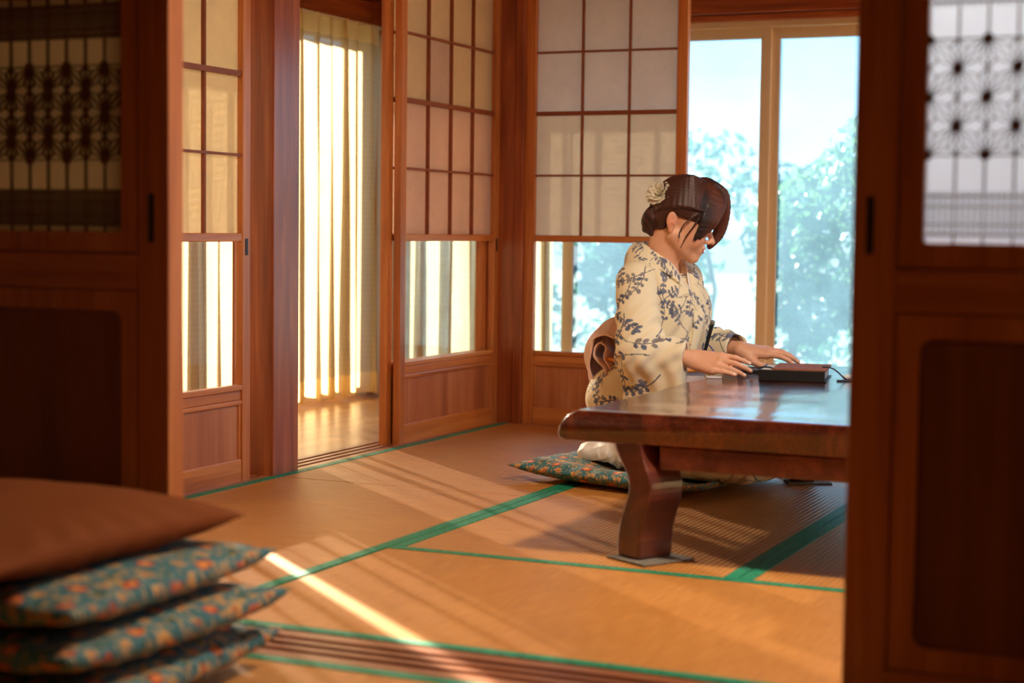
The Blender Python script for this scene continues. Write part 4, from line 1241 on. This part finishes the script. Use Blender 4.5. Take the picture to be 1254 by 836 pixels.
def build_bun():
    f = Field(HT-.20, HT+.06, .0024); A = f.add
    for i in range(5):                        # a coil of twisted strands low on the nape
        a0 = i*2*PI/5; c = np.array([-.078, -.012, -.014])
        pts = []
        for k in range(9):
            a = a0+k*2*PI/8
            r = .025+.004*math.sin(2.5*a+i)
            pts.append(c+np.array([.010*math.sin(a*2+i)-.006, r*math.cos(a)*1.12, r*math.sin(a)*1.28]))
        strand(A, pts, [.0115]*4, n=18, k=.003)
    A(H(ell((-.076, -.006, -.014), (.020, .026, .030))), .01)
    strand(A, [(-.060, -.025, .030), (-.092, -.038, .008), (-.098, -.030, -.03), (-.070, -.020, -.058)], [.012, .014, .013, .009])
    V, F = f.mesh(1); L = head_local(V)
    w = L[:, 2]*180+L[:, 0]*120+L[:, 1]*60
    st = .5+.5*np.sin(w*1.6+np.sin(w*.6))
    c = C_(40, 22, 18)[None]*(1-st[:, None]*.5)+C_(104, 56, 42)[None]*(st[:, None]*.5)
    return np_mesh('bun', V, F, c)
link('bun', build_bun(), M['hair'], hair)
# flower ornament of overlapping petals
def build_flower():
    VV = []; FF = []; CC = []; n0 = 0
    rg = np.random.default_rng(2)
    ctr = np.array([-.086, -.040, .066]); ax = np.array([-.50, -.80, .30]); ax /= np.linalg.norm(ax)
    B = basis(ax, (0, 0, 1))    # columns: axis, side, up
    for ring, (cnt, R, tilt) in enumerate(((13, .044, 14), (11, .037, 30), (9, .028, 48), (6, .018, 68))):
        for i in range(cnt):
            a = 2*PI*(i+.5*(ring % 2))/cnt+rg.uniform(-.1, .1); ti = math.radians(tilt+rg.uniform(-8, 8))
            u = np.linspace(0, 1, 7); v = np.linspace(-1, 1, 7); U, Vv = np.meshgrid(u, v, indexing='ij')
            wid = .0125*np.sqrt(np.clip(np.sin(PI*np.clip(U*.86+.10, 0, 1)), 0, 1))*(1-ring*.12)
            rad = U*R; out = rad*math.cos(ti); hgt = rad*math.sin(ti)+.004*U**2-.003*Vv**2+.0012*np.sin(Vv*9+U*5)
            side = Vv*wid
            P = ctr + (hgt[..., None])*B[:, 0] + (out*math.cos(a)-side*math.sin(a))[..., None]*B[:, 1] + (out*math.sin(a)+side*math.cos(a))[..., None]*B[:, 2]
            VV.append(P.reshape(-1, 3)); FF.append(grid_faces(7, 7)+n0); n0 += 49
            c = np.tile(C_(252, 247, 230), (49, 1))*(1-.10*(1-U.reshape(-1, 1)))
            CC.append(c)
    V = np.concatenate(VV) @ HR.T + HT
    return np_mesh('flower_ornament', V, np.concatenate(FF), np.concatenate(CC))
o = link('flower_ornament', build_flower(), vcol('silk_petals', rough=.6, trans=.5), hair)
o['label'] = 'cream cloth flower hair ornament'
sm = o.modifiers.new('s', 'SOLIDIFY'); sm.thickness = .0008
# ---- kimono cloth pattern: leafy sprigs drawn on flat cloth coordinates
def make_sprigs(seed, xr, yr, cell):
    rg = np.random.default_rng(seed); E = []; Ln = []
    cols = [C_(92, 100, 124), C_(112, 116, 134), C_(84, 92, 116), C_(128, 124, 126)]
    x = xr[0]
    while x < xr[1]:
        y = yr[0]+rg.uniform(-.03, .03)
        while y < yr[1]:
            px, py = x+rg.uniform(-.3, .3)*cell, y+rg.uniform(-.3, .3)*cell
            kind = rg.integers(0, 5)
            a = rg.uniform(0, 2*PI) if kind else rg.uniform(-2.2, -.9)
            c = cols[rg.integers(0, 4)]
            if kind < 4:
                # bowed stem with paired leaves
                n = rg.integers(5, 9); step = .0165; cur = rg.uniform(-.28, .28); p = np.array([px, py])
                for i in range(n):
                    q = p+step*np.array([math.cos(a), math.sin(a)])
                    Ln.append((p, q, .0015, c*.9))
                    if i >= 2:
                        for s in (-1, 1):
                            if rg.random() < .12: continue
                            la = a+s*rg.uniform(.8, 1.25); sz = rg.uniform(.0064, .0088)
                            E.append((q+np.array([math.cos(la), math.sin(la)])*sz*1.25, sz, sz*.60, la, cols[rg.integers(0, 4)] if rg.random() < .3 else c))
                    p = q; a += cur+rg.uniform(-.12, .12)
                E.append((p+.008*np.array([math.cos(a), math.sin(a)]), .0086, .0052, a, c))
            else:
                # thin grasses
                for j in range(6):
                    b = a+rg.uniform(-.5, .5); p = np.array([px, py]); L = rg.uniform(.05, .09); bb = b
                    for i in range(6):
                        q = p+L/6*np.array([math.cos(bb), math.sin(bb)]); Ln.append((p, q, .0010, C_(176, 166, 142))); p = q; bb += rg.uniform(-.05, .14)
            y += cell*rg.uniform(.85, 1.15)
        x += cell
    return E, Ln
def paint(col, X, Y, sprigs, sel):
    E, Ln = sprigs
    ix = np.nonzero(sel)[0]; x, y = X[ix], Y[ix]
    o = np.argsort(x); ix, x, y = ix[o], x[o], y[o]
    for p, q, w, c in Ln:
        a, b = np.searchsorted(x, (min(p[0], q[0])-w, max(p[0], q[0])+w))
        if a >= b: continue
        xx, yy = x[a:b], y[a:b]; d = q-p; L2 = d@d
        t = np.clip(((xx-p[0])*d[0]+(yy-p[1])*d[1])/L2, 0, 1)
        m = np.hypot(xx-p[0]-t*d[0], yy-p[1]-t*d[1]) < w
        col[ix[a:b][m]] = c
    for ctr, ra, rb, an, c in E:
        a, b = np.searchsorted(x, (ctr[0]-ra, ctr[0]+ra))
        if a >= b: continue
        dx, dy = x[a:b]-ctr[0], y[a:b]-ctr[1]; cs, sn = math.cos(an), math.sin(an)
        u, v = dx*cs+dy*sn, -dx*sn+dy*cs
        r = (u/ra)**2+(v/rb)**2; m = r < 1
        k = ix[a:b]
        col[k[m]] = c
        col[k[m & (np.abs(v) < .0009)]] = c*1.7+.02
CREAM = (246, 234, 200)
def cloth_colours(V, n, seed, cream=CREAM):
    col = np.tile(C_(*cream), (len(V), 1))
    phi = np.arctan2(V[:, 1], V[:, 0]-.04)
    top = (n[:, 2] > .80)
    rad = .20
    Xs = np.where(top, V[:, 0]*1.0+3, phi*rad); Ys = np.where(top, V[:, 1], V[:, 2])
    paint(col, Xs, Ys, make_sprigs(seed, (-.65, .65), (-.02, .82), .070), ~top)
    paint(col, Xs, Ys, make_sprigs(seed+1, (2.6, 3.7), (-.4, .4), .070), top)
    return col
def fold_noise(V, seed):
    rg = np.random.default_rng(seed); d = np.zeros(len(V))
    for k in range(6):
        a = rg.normal(size=3)*np.array([1, 1, .7]); a /= np.linalg.norm(a); f = rg.uniform(14, 38)
        ph = V@a*f+rg.uniform(0, 6)+1.2*np.sin(V@rg.normal(size=3)*9)
        m = .5+.5*np.sin(V@rg.normal(size=3)*12+rg.uniform(0, 6))
        d += np.exp(-(np.sin(ph/2)/.32)**2)*m*rg.uniform(.5, 1)*16/f
    return d-.5
def build_kimono():
    f = Field((-.30, -.36, .03), (.58, .36, .80), .0025); A = f.add
    A(ell((.045, 0, .53), (.128, .162, .180)), .02)
    A(rc((.030, -.118, .640), (.030, .118, .640), .058, .058), .06)
    for s in (-1, 1): A(ell((.122, .058*s, .535), (.050, .066, .080)), .05)
    A(ell((.046, 0, .40), (.126, .160, .17)), .05)
    A(ell((-.030, 0, .255), (.165, .185, .130)), .05)
    A(ell((.005, 0, .700), (.078, .098, .062)), .05)
    for s in (-1, 1):
        A(rc((.0, .080*s, .185), (.415, .086*s, .122), .108, .070), .04)
        A(rc((.40, .075*s, .088), (.04, .090*s, .092), .046, .050), .04)
        A(rc((.08, .185*s, .090), (.42 if s < 0 else .30, (.175 if s < 0 else .130)*s, .082), .050, .046 if s < 0 else .036), .04)
    A(ell((.45, -.05, .100), (.055, .125, .056)), .04)
    # sleeves: upper arm, forearm, hanging bag
    for S_, E_, W_, s in ((SHR, ELR, WR, -1), (SHL, ELL, WL, 1)):
        g = Field(f.lo, f.lo+(f.n-1)*f.h, f.h); g.v = g.v[:f.n[0], :f.n[1], :f.n[2]]
        cd = (W_-E_)/np.linalg.norm(W_-E_); cuff = W_-cd*.018
        A2 = g.add
        A2(rc(S_+np.array([0, .012*s, -.004]), E_+np.array([-.005, .006*s, .01]), .066, .072), .03)
        A2(rc(E_, cuff-cd*.03, .076, .052), .03)
        A2(rc(cuff-cd*.04, cuff, .052, .050), .01)
        zb, zh = .315, .135
        A2(rbox((.150 if s < 0 else .07, E_[1]+.012*s*-1, zb), (.106, .034, zh), .028, rotm('z', -7*s).T), .05)
        A2(rbox((.175 if s < 0 else .145, E_[1]+.018*s*-1, .372), (.075, .030, .060), .026, rotm('z', -10*s).T), .04)
        A2(rc(cuff-cd*.045, cuff+cd*.06, .040, .046), .004, '-')
        A2(rc(cuff+cd*.012, cuff+cd*.09, .10, .10) if False else rbox(cuff+cd*.085, (.085, .2, .2), .001, np.stack([cd, np.cross((0, 0, 1), cd), np.cross(cd, np.cross((0, 0, 1), cd))])), .004, '-')
        k = .005; a, d = f.v, g.v; h = np.maximum(k-np.abs(a-d), 0)/k
        crease = .013*np.exp(-((a-d)/.0045)**2)
        f.v = np.minimum(a, d)-h*h*k/4+crease.astype(np.float32)
    # neckline and V opening
    A(rc((.045, 0, .640), (.075, 0, .86), .050, .092), .01, '-')
    A(rc((.095, 0, .705), (.168, 0, .600), .052, .014), .008, '-')
    V, F = f.mesh(1); n = normals(V, F)
    amp = np.where(V[:, 2] < .12, .25, 1.0)*np.where(V[:, 0] > .27, .6, 1.0)
    near = np.clip((.70-V[:, 2])/.05, 0, 1)
    fd = fold_noise(V, 6)
    # vertical drape of the sleeve bags and creases inside the elbow
    side = np.clip((np.abs(V[:, 1])-.19)/.03, 0, 1)*np.clip((.42-V[:, 2])/.05, 0, 1)
    drape = side*np.sin(V[:, 0]*95+2*np.sin(V[:, 2]*16))*.0035
    # long folds of the crossed fronts running down to the sash
    frt = np.clip((V[:, 0]-.10)/.04, 0, 1)*np.clip((V[:, 2]-.42)/.04, 0, 1)*np.clip((.66-V[:, 2])/.06, 0, 1)*np.clip((.17-np.abs(V[:, 1]))/.03, 0, 1)
    lap = frt*.0045*np.sin(V[:, 1]*115+(.66-V[:, 2])*26+1.2*np.sin(V[:, 2]*21))
    arm = np.clip((np.abs(V[:, 1])-.15)/.03, 0, 1)*np.clip((.60-V[:, 2])/.06, 0, 1)*np.clip((V[:, 2]-.36)/.04, 0, 1)
    pull = arm*.0035*np.sin((V[:, 2]*.8-V[:, 0]*.9)*110+1.6*np.sin(V[:, 0]*24))
    V = V+n*(fd*.0042*amp*near+drape+lap+pull)[:, None]
    V = smooth_v(V, F, .5)
    return np_mesh('kimono', V, F, cloth_colours(V, n, 15))
M['kimono'] = vcol('kimono_cotton', rough=.75, sheen=.12, weave=.2, scale=800, trans=.04)
M['obi'] = None
kim = link('kimono', build_kimono(), M['kimono'], person)
kim['label'] = 'cream kimono with blue-grey leaf sprigs'
def ribbon(name, inner, outer, mat, parent, thick, n=60, m=7, colf=None, bulge=.008):
    a, b = spline(inner, n), spline(outer, n)
    t = np.linspace(0, 1, m)[None, :, None]
    V = a[:, None]*(1-t)+b[:, None]*t
    # outward bulge away from the body's axis
    ax = np.stack([np.full(n, .04), np.zeros(n), (a[:, 2]+b[:, 2])/2-.02], 1)
    d = (a+b)/2-ax; d /= np.linalg.norm(d, axis=1)[:, None]
    V = V+d[:, None]*(np.sin(np.linspace(0, PI, m))*bulge)[None, :, None]
    V = V.reshape(-1, 3); F = grid_faces(n, m)
    # subdivide finely for the painted pattern
    c = colf(V) if colf else None
    o = link(name, np_mesh(name, V, F, c), mat, parent)
    s = o.modifiers.new('s', 'SOLIDIFY'); s.thickness = thick; s.offset = 0
    return o
RI = [(-.038, 0, .754), (-.026, -.044, .750), (.010, -.074, .738), (.055, -.078, .714), (.098, -.056, .690), (.124, -.024, .640), (.146, .002, .590), (.172, .034, .505), (.166, .046, .410)]
RO = [(-.060, 0, .708), (-.046, -.062, .704), (.008, -.110, .694), (.066, -.114, .680), (.120, -.094, .652), (.152, -.064, .610), (.170, -.038, .568), (.184, -.002, .492), (.170, .014, .405)]
fl_ = lambda P, o=.0: [(p[0]+o, -p[1], p[2]) for p in P]
LI = fl_(RI[:5])+[(.128, .022, .640), (.152, -.006, .590), (.178, -.040, .505), (.170, -.053, .410)]
LO = fl_(RO[:5])+[(.158, .062, .610), (.178, .034, .568), (.190, -.004, .492), (.174, -.020, .405)]
sp_c = lambda V: cloth_colours(V, np.zeros_like(V), 41)
ribbon('collar_band', RI, RO, M['kimono'], kim, .011, n=230, m=20, colf=sp_c)
ribbon('collar_band', LI, LO, M['kimono'], kim, .011, n=230, m=20, colf=sp_c)
wh = plain('white_silk', lin(244, 242, 240), .55, noise=.02, sheen=.2)
sh = lambda P, s: [(p[0]-(.006 if i < 3 else -.001), p[1]*(.90 if i < 5 else 1)+(.008*s if i >= 5 else 0), p[2]+(.004 if i < 5 else .0)) for i, p in enumerate(P)]
ribbon('under_collar', sh(RI, 1)[:7], [tuple((np.array(p)+np.array(q))/2-np.array((.005, 0, .004))) for p, q in zip(RI[:7], RO[:7])], wh, kim, .004, bulge=.001)['label'] = 'white under-robe collar'
ribbon('under_collar', sh(LI, -1)[:7], [tuple((np.array(p)+np.array(q))/2-np.array((.005, 0, .004))) for p, q in zip(LI[:7], LO[:7])], wh, kim, .004, bulge=.001)['label'] = 'white under-robe collar'
# ---- obi sash
def obi_prim(top):
    e = ell((.046, 0, .38), (.136, .170, .36))
    def fn(x, y, z):
        zz = z+.10*(x-.05)
        return np.maximum(e[0](x, y, z), np.abs(zz-.362)-.070) if not top else np.maximum(e[0](x, y, z)-.001-.006*np.sin(y*60)*0, np.abs(zz-.444)-.016)
    return fn, np.array((-.13, -.19, .26)), np.array((.22, .19, .50))
def build_obi(top, cc):
    f = Field((-.14, -.20, .25), (.23, .20, .51), .003); f.add(obi_prim(top), .004); V, F = f.mesh(2)
    n = normals(V, F)
    V = V+n*(fold_noise(V*np.array([.5, .5, 2.2]), 3+top)*(.0016+.002*top))[:, None]
    return np_mesh('obi', V, F, np.tile(C_(*cc), (len(V), 1)))
M['obi'] = vcol('obi_silk', rough=.55, sheen=.2, weave=.25, scale=600)
obi = link('obi_sash', build_obi(0, (240, 222, 212)), M['obi'], person); obi['label'] = 'pale pink obi sash'
ob2 = link('obi_scarf', build_obi(1, (226, 196, 160)), M['obi'], obi); ob2['label'] = 'beige scarf tucked along the top of the sash'
# drum knot at the back: a folded band seen end-on
def build_knot():
    path = [(-.060, .468), (-.105, .490), (-.150, .470), (-.176, .425), (-.182, .370), (-.168, .315), (-.135, .285), (-.105, .300), (-.098, .335), (-.118, .365), (-.148, .392), (-.158, .422), (-.140, .446), (-.118, .430), (-.104, .400), (-.092, .365), (-.084, .330)]
    P = spline([(p[0], 0, p[1]) for p in path], 110)
    nv = 46; v = np.linspace(-.120, .120, nv)
    U = P[:, 0][:, None]+np.zeros(nv)[None]; Wd = P[:, 2][:, None]+np.zeros(nv)[None]; Vv = np.tile(v, (110, 1))
    s = np.linspace(0, 1, 110)[:, None]
    ends = np.abs(v)/.12
    U = U+.006*np.sin(s*22+v[None]*24)+.004*np.sin(s*41-v[None]*50)-.010*(1-ends[None]**2)*np.sin(s*PI)
    Wd = Wd+.005*np.sin(s*17+v[None]*31+1)
    Vv = Vv*(1+.10*np.sin(s*14+1))+.008*np.sin(s*9)
    q = np.clip((np.abs(Vv)-.015)/.11, 0, 1); q = q*q*(3-2*q)
    sc = (1.30-.46*q)*(1+.05*np.sin(s*31+2))
    U = -.128+(U+.128)*sc+.02*q; Wd = .385+(Wd-.385)*sc*.94
    V = np.stack([U, Vv, Wd], -1).reshape(-1, 3)
    return np_mesh('obi_knot', V, grid_faces(110, nv), np.tile(C_(250, 214, 200), (110*nv, 1)))
kn = link('obi_knot', build_knot(), vcol('salmon_silk', rough=.5, sheen=.2, weave=.2, scale=600, trans=.06), obi)
kn['label'] = 'salmon pink knot of the sash'
s_ = kn.modifiers.new('s', 'SOLIDIFY'); s_.thickness = .005; s_.offset = 0
b = MB(); ring = [(.046+.141*math.cos(t), .176*math.sin(t), .372-.10*.152*math.cos(t)) for t in np.linspace(0, 2*PI, 60)]
ring = [(x if x > -.06 else x-.022, y, z) for x, y, z in ring]
b.tube(ring, .0055, seg=8, cap=False); b.build('sash_cord', plain('orange_cord', lin(232,140,40), .6), obi, smooth=True)['label'] = 'orange cord round the sash'
# white socks and under-robe hem behind
def build_sock(s):
    f = Field((-.22, -.16, .04), (.12, .16, .19), .0032); A = f.add
    A(rc((.05, .085*s, .095), (-.10, .072*s, .094), .036, .032), .02); A(ell((-.135, .066*s, .088), (.042, .030, .024)), .02); A(ell((-.04, .088*s, .104), (.036, .034, .034)), .02)
    V, F = f.mesh(1); n = normals(V, F); V = V+n*(fold_noise(V*1.5, 8+s)*.003)[:, None]
    return np_mesh('tabi_sock', V, F)
for s in (-1, 1): link('tabi_sock', build_sock(s), wh, person)['label'] = 'white split-toe sock'
def build_hem():
    f = Field((-.24, -.24, .04), (.10, .24, .20), .0032); A = f.add
    for s in (-1, 1): A(rc((-.13, .130*s, .088), (.06, .178*s, .090), .034, .036), .03)
    A(rc((-.150, -.12, .088), (-.160, .12, .088), .030, .030), .03)
    A(rc((-.02, -.17, .10), (-.07, -.12, .145), .03, .03), .03)
    V, F = f.mesh(1); n = normals(V, F); V = V+n*((fold_noise(V*2.2, 22)+fold_noise(V*3.5, 25)*.5)*.011)[:, None]; V = smooth_v(V, F, .4)
    return np_mesh('under_robe_hem', V, F)
link('under_robe_hem', build_hem(), wh, person)['label'] = 'crumpled white under-robe hem'

# ---- folding fan tucked into the sash
def bw(p):
    c, s = math.cos(WA), math.sin(WA)
    return Vector((WO[0]+p[0]*c-p[1]*s, WO[1]+p[0]*s+p[1]*c, p[2]))
p0, p1 = bw((.194, .004, .400)), bw((.222, .010, .514))
fan = empty('folding_fan', p0); tag(fan, 'closed black folding fan with blue tassel tucked into her sash', 'fan')
d = p1-p0; side = Vector((-d.y, d.x, 0)).normalized()
b = MB()
for k in range(7):
    off = Vector((side.x, side.y, 0))*((k-3)*.0012)
    b.tube([off, off+d*.5, off+d*.86], [.0048, .0060, .0066], seg=6, flat=.9)
b.build('ribs', M['black'], fan)
b = MB(); b.tube([d*.85, d*.96, d*1.0], [.0078, .0078, .005], seg=14); b.build('end_cap', plain('grey_metal', lin(130,128,124), .35, metal=.6), fan, smooth=True)
M['blue'] = plain('blue_silk', lin(34,56,150), .6, sheen=.3)
t0 = d*.30+Vector((.012, -.006, 0))
b = MB(); b.tube([d*.34, d*.30+Vector((.010, -.004, .002)), t0+Vector((.012, -.003, -.012))], [.0020, .0020, .0020], seg=6)
for k in range(9):
    a = k*.7; q = t0+Vector((.012, -.003, -.012))
    b.tube([q, q+Vector((.006+.004*math.cos(a), .004*math.sin(a), -.018)), q+Vector((.010+.006*math.cos(a), .006*math.sin(a), -.034))], [.0022, .0020, .0010], seg=5)
b.build('tassel', M['blue'], fan, smooth=True)['label'] = 'blue tassel'
